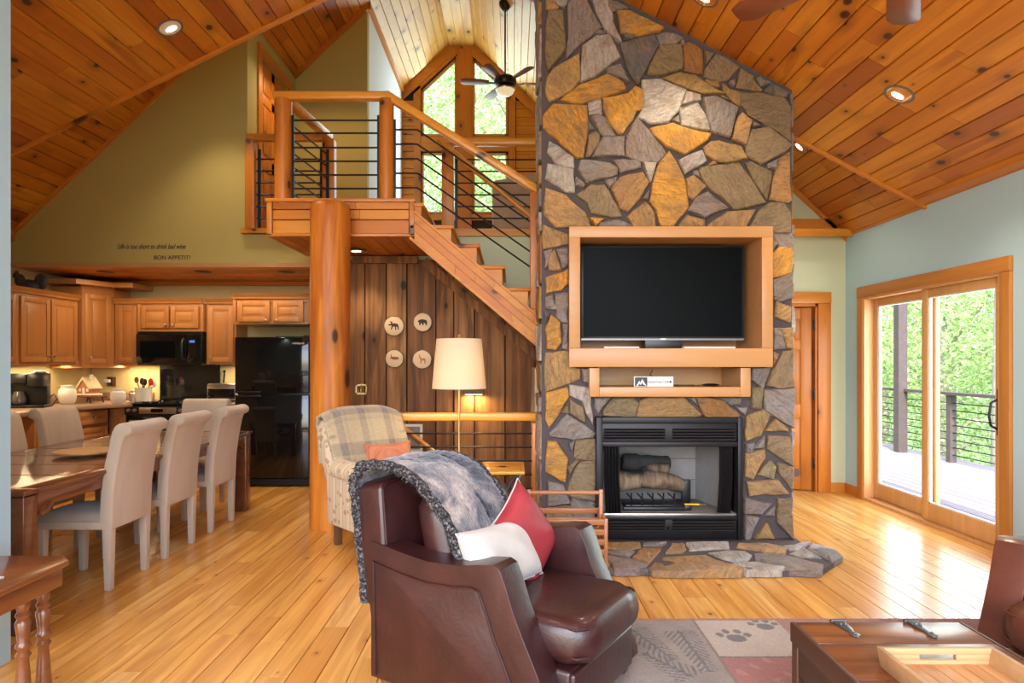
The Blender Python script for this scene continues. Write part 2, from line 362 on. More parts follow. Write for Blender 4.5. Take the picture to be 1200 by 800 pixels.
# ================================================================ geometry constants of the house
XL, XR, EZ = -5.3, 3.6, 2.76                  # side walls and eave height
YA = 5.7                                       # far edge of the lower ceiling
def A_l(x): return EZ + .495*(x-XL)
def A_r(x): return EZ + .53*(XR-x)
XA = (.53*XR + .495*XL)/(.53+.495)             # its ridge
SB = .95; XB = (XL+XR)/2
def B_(x): return EZ + SB*min(x-XL, XR-x)
YK, YB, YH, YW = 6.95, 7.09, 8.49, 11.2        # kitchen wall, right back wall, hall wall, loft window wall
XD, XW = -2.80, -1.87                          # loft door wall, loft left wall
ZL = 2.80                                      # loft floor
FY = 5.05                                      # chimney face
ZC = 2.40                                      # kitchen ceiling

def plank_mesh(name, m, ch=.03):
    b = MB()   # length x, width y, face towards +z; long edges chamfered
    b.prism([(0,0),(1,0),(1,.55),(1-ch*1.2,1),(ch*1.2,1),(0,.55)], 0, 1, 'x')
    me = b.mesh(name, smooth=False); me.materials.append(M[m]); return me
def place(me, name, parent, o, u, v, n, L, W, T):
    ob = bpy.data.objects.new(name, me); C.objects.link(ob); ob.parent = parent
    u, v, n = Vector(u).normalized(), Vector(v).normalized(), Vector(n).normalized()
    m = Matrix(((u.x*L, v.x*W, n.x*T, o[0]), (u.y*L, v.y*W, n.y*T, o[1]), (u.z*L, v.z*W, n.z*T, o[2]), (0,0,0,1)))
    ob.matrix_local = m; return ob
def courses(me, name, parent, O, u, v, n, width, nrows, rng, lmin, lmax, T=.018, gap=.0025, seed=1):
    """rows of boards along u; rng(k) gives the (start,end) span of row k"""
    rd = random.Random(seed); O, u, v, n = Vector(O), Vector(u), Vector(v), Vector(n)
    for k in range(nrows):
        spans = rng(k)
        if not spans: continue
        for a, b in spans:
            p = a; first = True
            while p < b-.01:
                L = rd.uniform(lmin, lmax)*(rd.uniform(.3, 1) if first else 1); first = False
                if b-(p+L) < .35: L = b-p
                q = O + u*p + v*(k*width) 
                place(me, name, parent, q + u*gap*.5 + v*gap*.5, u, v, n, L-gap, width-gap, T)
                p += L

# ---------------------------------------------------------------- floor
fl = MB()
WX0, WX1 = -1.38, .20                         # stairwell opening going down
fl.box(-5.9, WX0, -2.0, 9.2, -.12, -.018); fl.box(WX0, WX1, -2.0, 5.72, -.12, -.018); fl.box(WX1, 3.72, -2.0, 9.2, -.12, -.018)
floor = struct(fl, 'floor', M['dark'])
pm = plank_mesh('plank_floor', 'floor', .012)
fw = .135; fx0 = -5.32
def frng(k):
    x0, x1 = fx0+k*fw, fx0+(k+1)*fw
    if x0 > 3.6: return []
    yv = max(2.1, abs((x0+x1)/2)*770/640)
    if x0 < WX1 and x1 > WX0: return [(yv, 5.72)]
    if x1 < -1.75: return [(yv, 8.2)]
    return [(yv, 7.09 if x0 > 2.0 and x0 < 2.6 else (6.95 if x0 < 2.0 else 7.09))] if x0 < 2.4 else [(yv, 8.3 if x0 < 3.4 else 7.09)]
courses(pm, 'plank', floor, (fx0, 0, -.018), (0,1,0), (1,0,0), (0,0,1), fw, 67, frng, 1.3, 2.7, .018, .002, 3)
nb = MB()
for k in range(67):
    x0 = fx0+k*fw; yv = max(2.1, abs(x0+fw/2)*770/640); nb.box(x0+.001, x0+fw-.001, -2.0, yv-.002, -.018, 0)
struct(nb, 'plank_near_field', M['floor'], floor)['kind'] = 'stuff'
# hearth border boards


# ---------------------------------------------------------------- lower ceiling, two slopes
pc = plank_mesh('plank_ceiling', 'ceil', .035); pcl = plank_mesh('plank_loft', 'ceil_loft', .035)
def slab(name, pts, y0, y1, label=None):
    b = MB(); b.prism(pts, y0, y1, 'y'); o = struct(b, name, M['dark'], label=label); return o
t = .14
cr = slab('ceiling', [(XA, A_r(XA)+.02), (XR+.15, A_r(XR+.15)+.02), (XR+.15, A_r(XR+.15)+t), (XA, A_r(XA)+t)], -2.0, YA, 'right slope of the lower knotty pine ceiling')
cl = slab('ceiling', [(XL-.15, A_l(XL-.15)+.02), (XA, A_l(XA)+.02), (XA, A_l(XA)+t), (XL-.15, A_l(XL-.15)+t)], -2.0, YA, 'left slope of the lower knotty pine ceiling')
cw = .140
ur = Vector((-1, 0, .53)).normalized(); nr = Vector((-.53, 0, -1)).normalized()
def rr_(k): return [(max(.9, -2), YA)]
nrow = int((XR-XA)*math.sqrt(1+.53**2)/cw)+1
courses(pc, 'plank', cr, (XR, 0, A_r(XR)+.018), (0,1,0), ur, nr, cw, nrow, lambda k: [(-.6, YA)], .5, 2.3, .02, .003, 11)
ul = Vector((1, 0, .495)).normalized(); nl = Vector((.495, 0, -1)).normalized()
nrow = int((XA-XL)*math.sqrt(1+.495**2)/cw)+1
courses(pc, 'plank', cl, (XL, 0, A_l(XL)+.018), (0,1,0), ul, nl, cw, nrow, lambda k: [(.0, YA)] , .5, 2.3, .02, .003, 12)
# edge battens
b = MB(); b.prism([(XA, A_r(XA)-.03), (XR, A_r(XR)-.03), (XR, A_r(XR)+.08), (XA, A_r(XA)+.08)], YA, YA+.035); struct(b, 'trim_1', M['trimx'])
b = MB(); b.prism([(XL, A_l(XL)-.03), (XA, A_l(XA)-.03), (XA, A_l(XA)+.08), (XL, A_l(XL)+.08)], YA, YA+.035); struct(b, 'trim_2', M['trimx'])
# step wall between the lower and the high ceiling
b = MB(); b.prism([(XL, EZ+.1), (XR, EZ+.1), (XB+.2, B_(XB+.2)), (XB-.2, B_(XB+.2)), ], YA+.04, YA+.08)
# keep only the part above the lower ceiling
b = MB(); b.prism([(XL, EZ+.09), (XA, A_l(XA)+.09), (XB, B_(XB)), ], YA+.04, YA+.08); b.prism([(XR, EZ+.09), (XB, B_(XB)), (XA, A_r(XA)+.09)], YA+.04, YA+.08)
struct(b, 'wall_step', M['sage'])

# ---------------------------------------------------------------- high ceiling
uB = Vector((1, 0, SB)).normalized(); nB = Vector((SB, 0, -1)).normalized()
uC = Vector((-1, 0, SB)).normalized(); nC = Vector((-SB, 0, -1)).normalized()
hl = slab('ceiling', [(XL-.1, B_(XL)-.1*SB+.02), (XB, B_(XB)+.02), (XB, B_(XB)+t), (XL-.1, B_(XL)+t)], YA+.035, YW+.1, 'left slope of the high knotty pine ceiling')
hr = slab('ceiling', [(XR+.1, B_(XR)-.1*SB+.02), (XR+.1, B_(XR)+t), (XB, B_(XB)+t), (XB, B_(XB)+.02)], YA+.035, YW+.1, 'right slope of the high knotty pine ceiling')
sl = math.sqrt(1+SB*SB); NB = int((XB-.2-XL)*sl/cw)+1
def rB(k):
    x = XL + k*cw/sl
    if x < XD-.1: return [(YA+.04, YK)]
    if x < XW-.03: return [(YA+.04, YH)]
    return None
courses(pc, 'plank', hl, (XL, 0, B_(XL)+.018), (0,1,0), uB, nB, cw, NB, rB, .5, 2.2, .02, .003, 21)
courses(pcl, 'plank', hl, (XL, 0, B_(XL)+.018), (0,1,0), uB, nB, cw, NB, lambda k: [(YA+.04, YW)] if XL+k*cw/sl >= XW-.03 else None, .5, 1.6, .02, .003, 22)
courses(pc, 'plank', hr, (XR, 0, B_(XR)+.018), (0,1,0), uC, nC, cw, 14, lambda k: [(YA+.04, YB)], .5, 1.6, .02, .003, 23)
courses(pcl, 'plank', hr, (XR-14*cw/sl, 0, B_(XR-14*cw/sl)+.018), (0,1,0), uC, nC, cw, NB-14, lambda k: [(YA+.04, YW)], .5, 1.6, .02, .003, 24)
b = MB(); b.box(XB-.22, XB+.22, YA+.04, YW, B_(XB-.2)-.03, B_(XB-.2)+.0); rg = struct(b, 'ceiling', M['ceil_loft'], label='flat strip of boards along the high ridge')
b = MB()
for k in range(3): b.box(XB-.21+k*.142, XB-.21+k*.142+.136, YA+.04, YW, B_(XB-.2)-.045, B_(XB-.2)-.03)
struct(b, 'ridge_board', M['ceil_loft'], rg)

# ---------------------------------------------------------------- right wall with sliding door
Y0d, Y1d, ZD = 4.83, 6.69, 2.05
b = MB(); b.box(XR, XR+.15, -2.0, Y0d, 0, EZ+.1); b.box(XR, XR+.15, Y1d, 7.3, 0, EZ+.1); b.box(XR, XR+.15, Y0d, Y1d, ZD, EZ+.1)
struct(b, 'wall_right', M['blue'])
b = MB(); b.box(XR-.02, XR, 6.8, YB, 0, .1); b.box(XR-.02, XR, .5, 4.72, 0, .1); struct(b, 'baseboard_right', M['trimy'])
b = MB(); b.prism([(XR+.01, EZ-.0), (XR-.10, A_r(XR-.10)-.025), (XR-.10, A_r(XR-.10)), (XR+.01, EZ+.07)], -1, YA); b.prism([(XR+.01, EZ-.02), (XR-.03, EZ), (XR-.03, EZ+.08), (XR+.01, EZ+.09)], YA+.04, YB)
struct(b, 'trim_3', M['trimy'])
d1 = MB(); d1.box(XR-.02, XR+.16, Y0d-.02, Y0d+.012, 0, ZD+.02); d1.box(XR-.02, XR+.16, Y1d-.012, Y1d+.02, 0, ZD+.02); d1.box(XR-.02, XR+.16, Y0d+.012, Y1d-.012, ZD-.012, ZD+.02); d1.box(XR-.02, XR+.16, Y0d+.012, Y1d-.012, 0, .025)
door1 = struct(d1, 'door_1', M['sash'], label='sliding glass door onto the deck')
b = MB(); b.box(XR-.03, XR, Y0d-.113, Y0d-.01, 0, ZD+.01); b.build('casing', M['door_oakz'], door1, .006)
b = MB(); b.box(XR-.03, XR, Y1d+.01, Y1d+.113, 0, ZD+.01); b.build('casing', M['door_oakz'], door1, .006)
b = MB(); b.box(XR-.035, XR, Y0d-.115, Y1d+.115, ZD+.01, ZD+.12); b.build('casing', M['door_oak'], door1, .006)
def sash(xc, ya, yb, handle):
    s = MB(); w_ = .085
    s.box(xc-.02, xc+.02, ya, ya+w_, .03, ZD); s.box(xc-.02, xc+.02, yb-w_, yb, .03, ZD); s.box(xc-.02, xc+.02, ya+w_, yb-w_, ZD-w_, ZD); s.box(xc-.02, xc+.02, ya+w_, yb-w_, .03, .03+.15)
    o = s.build('sash', M['sash'], door1, .004)
    g = MB(); g.box(xc-.004, xc+.004, ya+w_, yb-w_, .18, ZD-w_); g.build('pane', M['glass'], o, smooth=False)
    gk = MB()
    for (a0, a1, z0, z1) in ((ya+w_, ya+w_+.012, .18, ZD-w_), (yb-w_-.012, yb-w_, .18, ZD-w_), (ya+w_, yb-w_, .18, .19), (ya+w_, yb-w_, ZD-w_-.01, ZD-w_)): gk.box(xc-.012, xc+.012, a0, a1, z0, z1)
    gk.build('gasket', M['white'], o, smooth=False)
    if handle:
        h = MB(); h.box(xc-.032, xc-.02, ya+.02, ya+.055, .86, 1.20); h.tube([(xc-.03, ya+.04, .90), (xc-.075, ya+.055, .93), (xc-.085, ya+.06, 1.0), (xc-.075, ya+.055, 1.10), (xc-.03, ya+.04, 1.13)], .009, 8)
        h.build('handle', M['iron'], o)
sash(XR+.035, Y0d, 5.80, True); sash(XR+.095, 5.70, Y1d, False)

# ---------------------------------------------------------------- right back wall, its door opening
xo0, xo1 = 2.50, 3.30; zdo = 2.03
b = MB(); b.box(.9, xo0, YB, YB+.12, 0, EZ); b.box(xo1, XR+.05, YB, YB+.12, 0, EZ); b.box(xo0, xo1, YB, YB+.12, zdo, EZ)
b.prism([(.9, EZ), (XR, EZ), (.9, EZ+SB*(XR-.9))], YB, YB+.12); b.box(.9, 1.0, YB+.121, YW, ZL, 5.2)
struct(b, 'wall_back_right', M['sage_pale'])
b = MB(); b.box(xo1+.12, XR, YB-.02, YB, 0, .1); struct(b, 'baseboard_back', M['trimx'])
b = MB(); b.box(1.9, PX(976, YB)+.03, YB-.03, YB, PZ(273, YB), PZ(257, YB)); struct(b, 'trim_4', M['trimx'])
xx = PX(931, YB)
b = MB(); b.prism([(1.6, B_(1.6)-.09), (XR, EZ-.06), (XR, EZ+.05), (1.6, B_(1.6)+.02)], YB-.03, YB); struct(b, 'trim_5', M['trimx'])
door2 = MB(); door2.box(xo1-.03, xo1, YB-.01, YB+.13, 0, zdo); door2.box(xo0, xo1, YB-.01, YB+.13, zdo-.03, zdo); door2.box(xo0, xo0+.03, YB-.01, YB+.13, 0, zdo)
door2 = struct(door2, 'door_2', M['trimz'], label='six panel pine door standing ajar')
b = MB(); b.box(xo1-.01, xo1+.128, YB-.035, YB, 0, zdo); b.build('casing', M['trimz'], door2, .006)
b = MB(); b.box(xo0-.12, xo1+.13, YB-.04, YB, zdo, zdo+.12); b.build('casing', M['trimx'], door2, .006)
b = MB(); b.box(xo0-.118, xo0+.01, YB-.035, YB, 0, zdo); b.build('casing', M['trimz'], door2, .006)
def six_panel(parent, Mx, W, Hh, m):
    lf = MB(); st = .11; T = .035
    lf.box(0, st, 0, T, 0, Hh, Mx); lf.box(W-st, W, 0, T, 0, Hh, Mx); lf.box(W/2-.05, W/2+.05, 0, T, 0, Hh, Mx)
    zs = [0, .22, .78, .93, 1.52, 1.63, Hh-.12, Hh]
    for a, c in ((0,1),(2,3),(4,5),(6,7)): lf.box(st, W-st, 0, T, zs[a], zs[c], Mx)
    o = lf.build('door_leaf', m, parent, .004)
    for a, c in ((1,2),(3,4),(5,6)):
        for x0, x1 in ((st, W/2-.05), (W/2+.05, W-st)):
            p = MB(); p.box(x0-.002, x1+.002, .010, T-.010, zs[a]-.002, zs[c]+.002, Mx); p.box(x0+.03, x1-.03, .002, T-.002, zs[a]+.03, zs[c]-.03, Mx); p.build('panel', m, o, .006)
    return o
Mx = Matrix.Translation((xo1-.04, YB+.07, .01)) @ Matrix.Rotation(R(180-20), 4, 'Z')
lf = six_panel(door2, Mx, .73, 1.98, M['trimz'])
for z in (.3, 1.05, 1.8):
    h = MB(); h.box(xo1-.045, xo1-.012, YB-.005, YB+.02, z-.05, z+.05); h.build('hinge', M['iron'], door2, .003)
b = MB(); b.box(1.9, 3.9, 8.9, 9.0, 0, 2.5); b.box(3.7, 3.8, 7.2, 9.0, 0, 2.5); b.box(1.9, 3.9, 7.2, 9.0, 2.45, 2.55); struct(b, 'wall_side_room', M['beige'])

# ---------------------------------------------------------------- left walls
b = MB(); b.box(XL-.15, XL, -2, YK+1.45, 0, EZ+.1); struct(b, 'wall_left', M['kwall'])
b = MB(); b.box(-5.3, PX(12.5, 3.1), 2.95, 3.1, 0, 4.25); struct(b, 'wall_near_left', M['white_blue'], label='pale blue end of the near left wall')
# kitchen upper wall
b = MB(); b.prism([(XL, ZC+.03), (-1.72, ZC+.03), (-1.72, ZL-.04), (XD, ZL-.04), (XD, B_(XD)+.02), (XL, B_(XL)+.02)], YK, YK+.12)
kw = struct(b, 'wall_kitchen_upper', M['sage'])
b = MB(); b.box(XL, -1.72, YK-.025, YK+.13, ZC, ZC+.045); struct(b, 'trim_6', M['maple'])
b = MB(); b.prism([(XL, B_(XL)-.05), (XD, B_(XD)-.05), (XD, B_(XD)+.02), (XL, B_(XL)+.05)], YK-.03, YK); struct(b, 'trim_7', M['trimx'])
b = MB(); b.box(XL-.02, XL+.05, YK-.15, YK, EZ-.08, EZ+.03); struct(b, 'trim_8', M['trimx'])
# kitchen ceiling, back wall, right return
kc = MB(); kc.box(XL, -1.72, YK+.1, 8.27, ZC+.02, ZC+.1); kc = struct(kc, 'ceiling', M['dark'], label='low pine ceiling over the kitchen')
pk = plank_mesh('plank_kitchen', 'ceil', .03)
courses(pk, 'plank', kc, (XL, YK+.13, ZC+.02), (1,0,0), (0,1,0), (0,0,-1), .125, 9, lambda k: [(0, XL*-1-1.75)], .9, 2.4, .018, .003, 31)
b = MB(); b.box(XL-.1, -1.6, 8.25, 8.35, 0, ZC+.05); struct(b, 'wall_kitchen_back', M['kwall'])
b = MB(); b.box(-1.84, -1.72, YK-.02, 8.25, 0, ZC+.02); struct(b, 'wall_kitchen_right', M['sage'])
b = MB(); b.box(XL, -1.75, 8.18, 8.25, ZC-.045, ZC+.005); struct(b, 'trim_9', M['trimx'])

# ---------------------------------------------------------------- loft: floor, door wall, hall wall, left wall, window wall
b = MB(); b.box(XD-.05, XR, YK, YW, ZL-.05, ZL); b.box(XD-.05, -2.16, YK-.06, YK, ZL-.045, ZL+.005); lf_ = struct(b, 'floor', M['stair'], label='loft floor')
b = MB(); b.box(-.87, XR, YK-.03, YK+.02, ZL-.07, ZL+.005); struct(b, 'trim_10', M['stair'])
b = MB(); b.box(-1.72, .9, YK+.02, YK+.12, 1.2, ZL-.05); struct(b, 'wall_stairwell', M['sage_pale'])
yd0, yd1 = 7.32, 8.2; zh = ZL+2.02
b = MB(); b.prism([(YK+.121, ZL), (yd0, ZL), (yd0, zh), (yd1, zh), (yd1, ZL), (YH, ZL), (YH, B_(XD)+.05), (YK+.121, B_(XD)+.05)], XD-.1, XD, 'x'); struct(b, 'wall_loft_door_side', M['sage'])
dl = MB(); dl.box(XD, XD+.02, yd0-.098, yd0, ZL, zh); dl = struct(dl, 'door_3', M['trimz'], label='pine door up on the loft landing')
b = MB(); b.box(XD, XD+.02, yd1, yd1+.098, ZL, zh); b.build('casing', M['trimz'], dl)
b = MB(); b.box(XD, XD+.025, yd0-.1, yd1+.1, zh, zh+.1); b.build('casing', M['trimy'], dl)
Mx = Matrix.Translation((XD-.02, yd0+.01, ZL+.01)) @ Matrix.Rotation(R(90), 4, 'Z')
six_panel(dl, Mx, yd1-yd0-.02, 1.99, M['trimz'])
b = MB(); b.prism([(XD, ZL), (XW, ZL), (XW, B_(XW)+.03), (XD, B_(XD)+.03)], YH, YH+.1); struct(b, 'wall_hall', M['sage'])
b = MB(); b.box(XW-.08, XW, YH+.101, YW, ZL, B_(XW)+.05); struct(b, 'wall_loft_left', M['loftwhite'])
b = MB(); b.bar((XW+.02, YH, B_(XW)-.02), (XW+.02, YW, B_(XW)-.02), .05, .08); b.bar((XD+.02, YK, B_(XD)-.02), (XD+.02, YH, B_(XD)-.02), .04, .09)
b.prism([(XD, B_(XD)-.09), (XW, B_(XW)-.09), (XW, B_(XW)), (XD, B_(XD))], YH-.03, YH); struct(b, 'trim_11', M['trimy'])
fa = MB(); fa.box(.022, .06, 0, .3, 0, .42); pf = thing('picture_frame', 'thin black picture frame hung on the pale loft wall', 'picture frame', (XW, 9.2, 4.0))
b = MB(); [b.box(.0, .025, y0, y1, z0, z1) for y0, y1, z0, z1 in ((0,.03,0,.75),(.5,.53,0,.75),(.03,.5,0,.03),(.03,.5,.72,.75))]; b.build('frame', M['iron'], pf)
b = MB(); b.box(.002, .01, .03, .5, .03, .72); b.build('print', M['paper'], pf)
# window wall of horizontal pine boards with openings
def WX(px): return PX(px, YW)
def WZ(py): return PZ(py, YW)
wl, wm0, wm1, wr = WX(494), WX(535), WX(554), WX(595)
zt = WZ(159); zb1 = WZ(179); zb0 = WZ(250)
ztop = WZ(67); zside = WZ(106)
gw = MB()
def cell(x0, x1, z0, z1f): gw.prism([(x0, z0), (x1, z0), (x1, z1f(x1)), (x0, z1f(x0))], YW, YW+.1)
top = lambda x: B_(x)+.03
gw.prism([(XW-.05, ZL-.1), (wl, ZL-.1), (wl, top(wl)), (XW-.05, top(XW-.05))], YW, YW+.1)
gw.prism([(wr, ZL-.1), (XR, ZL-.1), (XR, EZ+.03), (wr, top(wr))], YW, YW+.1)
gw.box(wl, wr, YW, YW+.1, ZL-.1, zb0); gw.box(wl, wm0, YW, YW+.1, zb1, zt); gw.box(wm1, wr, YW, YW+.1, zb1, zt); gw.box(wm0, wm1, YW, YW+.1, zb0, ztop)
gw.prism([(wl, zside), (wm0, ztop), (wm0, top(wm0)), (wl, top(wl))], YW, YW+.1)
gw.prism([(wm1, ztop), (wr, zside), (wr, top(wr)), (wm1, top(wm1))], YW, YW+.1)
gw.prism([(wm0, ztop), (wm1, ztop), (wm1, top(wm1)), (XB, top(XB)), (wm0, top(wm0))], YW, YW+.1)
gwall = struct(gw, 'wall_back', M['dark'])
pw = plank_mesh('plank_window_wall', 'stair', .04)
courses(pw, 'plank', gwall, (0, YW, ZL), (1,0,0), (0,0,1), (0,-1,0), .145, 22, lambda k: [(wr+.14, min(2.4, XR-(.145*k+ZL-EZ)/SB-.15))] if min(2.4, XR-(.145*k+ZL-EZ)/SB-.15) > wr+.3 else None, .7, 1.8, .02, .003, 41)
courses(pw, 'plank', gwall, (0, YW, ZL), (1,0,0), (0,0,1), (0,-1,0), .145, 21, lambda k: [(XW, wl-.1)], .7, 1.8, .02, .003, 42)
def window(name, poly, label):
    """poly in x,z anticlockwise; a pine sash with a pane"""
    cx = sum(p[0] for p in poly)/len(poly); cz = sum(p[1] for p in poly)/len(poly)
    fr = MB(); n = len(poly)
    for i in range(n):
        a, b2 = poly[i], poly[(i+1) % n]
        fr.bar((a[0], YW+.03, a[1]), (b2[0], YW+.03, b2[1]), .07, .045, up=(0,1,0))
    o = struct(fr, name, M['sash'], label=label)
    g = MB(); g.prism(poly, YW+.03, YW+.036); g.build('pane', M['glass'], o, smooth=False)
    return o
window('window_1', [(wl, zt), (wm0, zt), (wm0, ztop), (wl, zside)], 'upper left loft window with sloped head')
window('window_2', [(wm1, zt), (wr, zt), (wr, zside), (wm1, ztop)], 'upper right loft window with sloped head')
window('window_3', [(wl, zb0), (wm0, zb0), (wm0, zb1), (wl, zb1)], 'lower left loft window')
window('window_4', [(wm1, zb0), (wr, zb0), (wr, zb1), (wm1, zb1)], 'lower right loft window')
cs = MB(); y0, y1 = YW-.05, YW
cs.box(wl-.13, wl-.01, y0, y1, ZL, zside+.06); cs.box(wr+.01, wr+.13, y0, y1, ZL, zside+.06)
cs.box(wm0+.02, wm1-.02, y0-.02, y1, ZL, ztop+.12)
cs.box(wm0-.01, wm0+.05, y0, y1, zb0, ztop); cs.box(wm1-.05, wm1+.01, y0, y1, zb0, ztop)
struct(cs, 'trim_12', M['trimz'])
cs = MB(); cs.box(wl-.13, wr+.13, y0+.01, y1, zb1+.02, zt-.02); cs.box(wl-.13, wr+.13, y0+.01, y1, zb0-.12, zb0-.02)
def sl_b(xa, xb, za, zb, t0, t1): cs.prism([(xa, za+t0), (xb, zb+t0), (xb, zb+t1), (xa, za+t1)], y0, y1)
sl_b(wl-.13, wm0+.03, zside-.1, ztop+.03, 0.02, .24); sl_b(wm1-.03, wr+.13, ztop+.03, zside-.1, 0.02, .24)
struct(cs, 'trim_13', M['trimx'])
cs = MB(); cs.prism([(XW, B_(XW)-.2), (XB, B_(XB)-.24), (XB, B_(XB)), (XW, B_(XW))], YW-.06, YW-.052); cs.prism([(XB, B_(XB)-.24), (2.2, B_(2.2)-.2), (2.2, B_(2.2)), (XB, B_(XB))], YW-.06, YW-.052)
struct(cs, 'trim_14', M['trimx'])

# ---------------------------------------------------------------- landing platform, stairs
plat = MB(); plat.box(-2.15, -.87, 5.83, YK-.001, 2.53, ZL); plat = struct(plat, 'platform', M['stair'], label='boxed pine stair landing')
pf_ = plank_mesh('plank_fascia', 'stair', .04)
x0, x1 = -2.16, -.86; z0, z1 = PZ(276, 5.78), PZ(233, 5.78)
rows = [(z0+.02, .125), (z0+.147, .088), (z0+.237, .07)]
rd = random.Random(5)
for zz, hh in rows:
    p = x0+.05
    while p < x1-.05-.01:
        L = rd.uniform(.25, .9)
        if x1-.05-(p+L) < .2: L = x1-.05-p
        place(pf_, 'plank', plat, (p, 5.83, zz), (1,0,0), (0,0,1), (0,-1,0), L-.003, hh-.003, .03); p += L
b = MB(); b.box(x0, x1, 5.78, 5.84, z0-.005, z0+.02); b.box(x0-.01, x1+.01, 5.77, 5.86, z1-.025, z1+.005); b.box(x0, x0+.045, 5.78, 5.84, z0, z1); b.box(x1-.045, x1, 5.78, 5.84, z0, z1); b.build('frame_board', M['trimx'], plat, .004)
b = MB(); b.box(x0, x0+.03, 5.84, YK-.03, z0, z1); b.build('side_board', M['trimy'], plat)
so_ = plank_mesh('plank_soffit', 'ceil', .04)
courses(so_, 'plank', plat, (x0, 5.84, z0+.02), (0,1,0), (1,0,0), (0,0,-1), .13, 10, lambda k: [(0, YK-5.86)], .5, 1.3, .016, .003, 51)
st = thing('staircase', 'pine staircase descending from the landing to behind the stone chimney', 'staircase', (-.86, 5.85, 0))
YS0, YS1 = 5.80, 6.82
# treads read from the photograph: nosing corners
tr_ = [(497, 238), (532, 264), (562, 286), (592, 311), (622, 337), (652, 362)]
for i, (px, py) in enumerate(tr_):
    X1, Z1 = PX(px, YS0), PZ(py, YS0); X0 = PX(tr_[i-1][0]-14, YS0) if i else -.86
    nx = PZ(tr_[i+1][1], YS0) if i+1 < len(tr_) else Z1-.19
    b = MB(); b.box(X0-.02, X1, YS0-.02, YS1, Z1-.032, Z1); b.build('tread', M['stair'], st, .006, world=True)
    b = MB(); b.box(X1-.045, X1-.025, YS0+.01, YS1, nx, Z1-.032); b.build('riser', M['stair'], st, world=True)
    zlo = PZ(252+.845*((X1*F/YS0+VX)-488), YS0)-.04
    mid = lambda x: PZ(266+.845*((x*F/YS0+VX)-482), YS0)
    b = MB(); b.prism([(X0-.02, min(mid(X0-.02), Z1-.04)), (X1-.026, mid(X1-.026)), (X1-.026, Z1-.033), (X0-.02, Z1-.033)], YS0, YS0+.03); b.build('end_board', M['stair'], st, world=True)
sx0, sx1 = PX(463, YS0), PX(650, YS0)
ln = lambda x, px0, py0, s: PZ(py0 + s*((x*F/YS0+VX)-px0), YS0)
up = lambda x: ln(x, 488, 252, .845); lo = lambda x: ln(x, 463, 262, .845)
bandw = .1
for k in range(3):
    p0 = sx0 + .0; f0, f1 = k/3, (k+1)/3
    xs = [(-.86, -.5+.17*k), (-.5+.17*k, .0+.1*k), (.0+.1*k, sx1)]
    for xa, xb in xs:
        lu = lambda x: lo(x)+(up(x)-lo(x))*f1-.003; ll = lambda x: lo(x)+(up(x)-lo(x))*f0
        b = MB(); b.prism([(xa+.002, ll(xa+.002)), (xb, ll(xb)), (xb, lu(xb)), (xa+.002, lu(xa+.002))], YS0-.03, YS0); b.build('skirt_board', M['stair'], st, world=True, smooth=False)
b = MB(); b.prism([(-.90, lo(-.90)-.03), (sx1, lo(sx1)-.03), (sx1, lo(sx1)), (-.90, lo(-.90))], YS0-.035, YS0+.03)
b.prism([(-.86, up(-.86)), (sx1, up(sx1)), (sx1, up(sx1)+.025), (-.86, up(-.86)+.025)], YS0-.04, YS0); b.build('edge_moulding', M['stair'], st, world=True, smooth=False)
b = MB(); b.prism([(-.93, lo(-.93)+.03), (sx1, lo(sx1)+.03), (sx1, lo(sx1)+.05), (-.93, lo(-.93)+.05)], YS0+.035, YS1); b.build('underside', M['ceil'], st, world=True, smooth=False)
# big log post
lp = thing('log_post', 'thick round varnished log post under the landing', 'post', (PX(387, 5.62), 5.62, 0))
b = MB(); b.lathe([(.172, 0), (.170, .3), (.166, 1.2), (.168, 2.0), (.166, 2.70), (.158, 2.745), (.13, 2.765), (.0, 2.768)], 28)
o = b.build('log', M['log'], lp, ang=60)

# ---------------------------------------------------------------- guard rails
def railing(name, label, posts, rails, bars, brk=(), group=None, railr=.045):
    t_ = thing(name, label, 'railing', tuple(posts[0][0]) if posts else tuple(rails[0][0]), group=group)
    for p0, h, r, rnd in posts:
        b = MB()
        if rnd: b.lathe([(r, 0), (r*1.02, h*.5), (r, h)], 16, p0)
        else: b.cbox((p0[0], p0[1], p0[2]+h/2), (2*r, 2*r, h))
        b.build('post', M['trimz'], t_, 0 if rnd else .008, world=True)
    for a, c in rails:
        b = MB(); b.bar(a, c, railr*2, railr*1.6); b.build('handrail', M['rail'], t_, .016, seg=3, world=True)
    for pth in bars:
        b = MB(); b.tube(pth, .0085, 6); b.build('bar', M['iron'], t_, world=True)
    for a, c in brk:
        b = MB(); b.bar(a, c, .03, .012); b.build('bracket', M['iron'], t_, world=True)
    return t_
YR = 5.86
xa, xb = PX(332, YR), PX(453, YR)
zr = PZ(113, YR)
bars = []
for py in (141, 156, 173, 189, 205, 221): bars.append([P(341, py, YR), P(446, py, YR)])
railing('landing_railing', 'front guard rail of the landing between two pine posts', [(Vector((xa, YR, ZL)), zr-ZL-.03, .075, True), (Vector((xb, YR, ZL)), zr-ZL-.03, .065, True)],
        [((xa-.09, YR, zr), (xb+.02, YR, zr))], bars, [(P(343, 135, YR), P(343, 232, YR)), (P(444, 135, YR), P(444, 232, YR))])
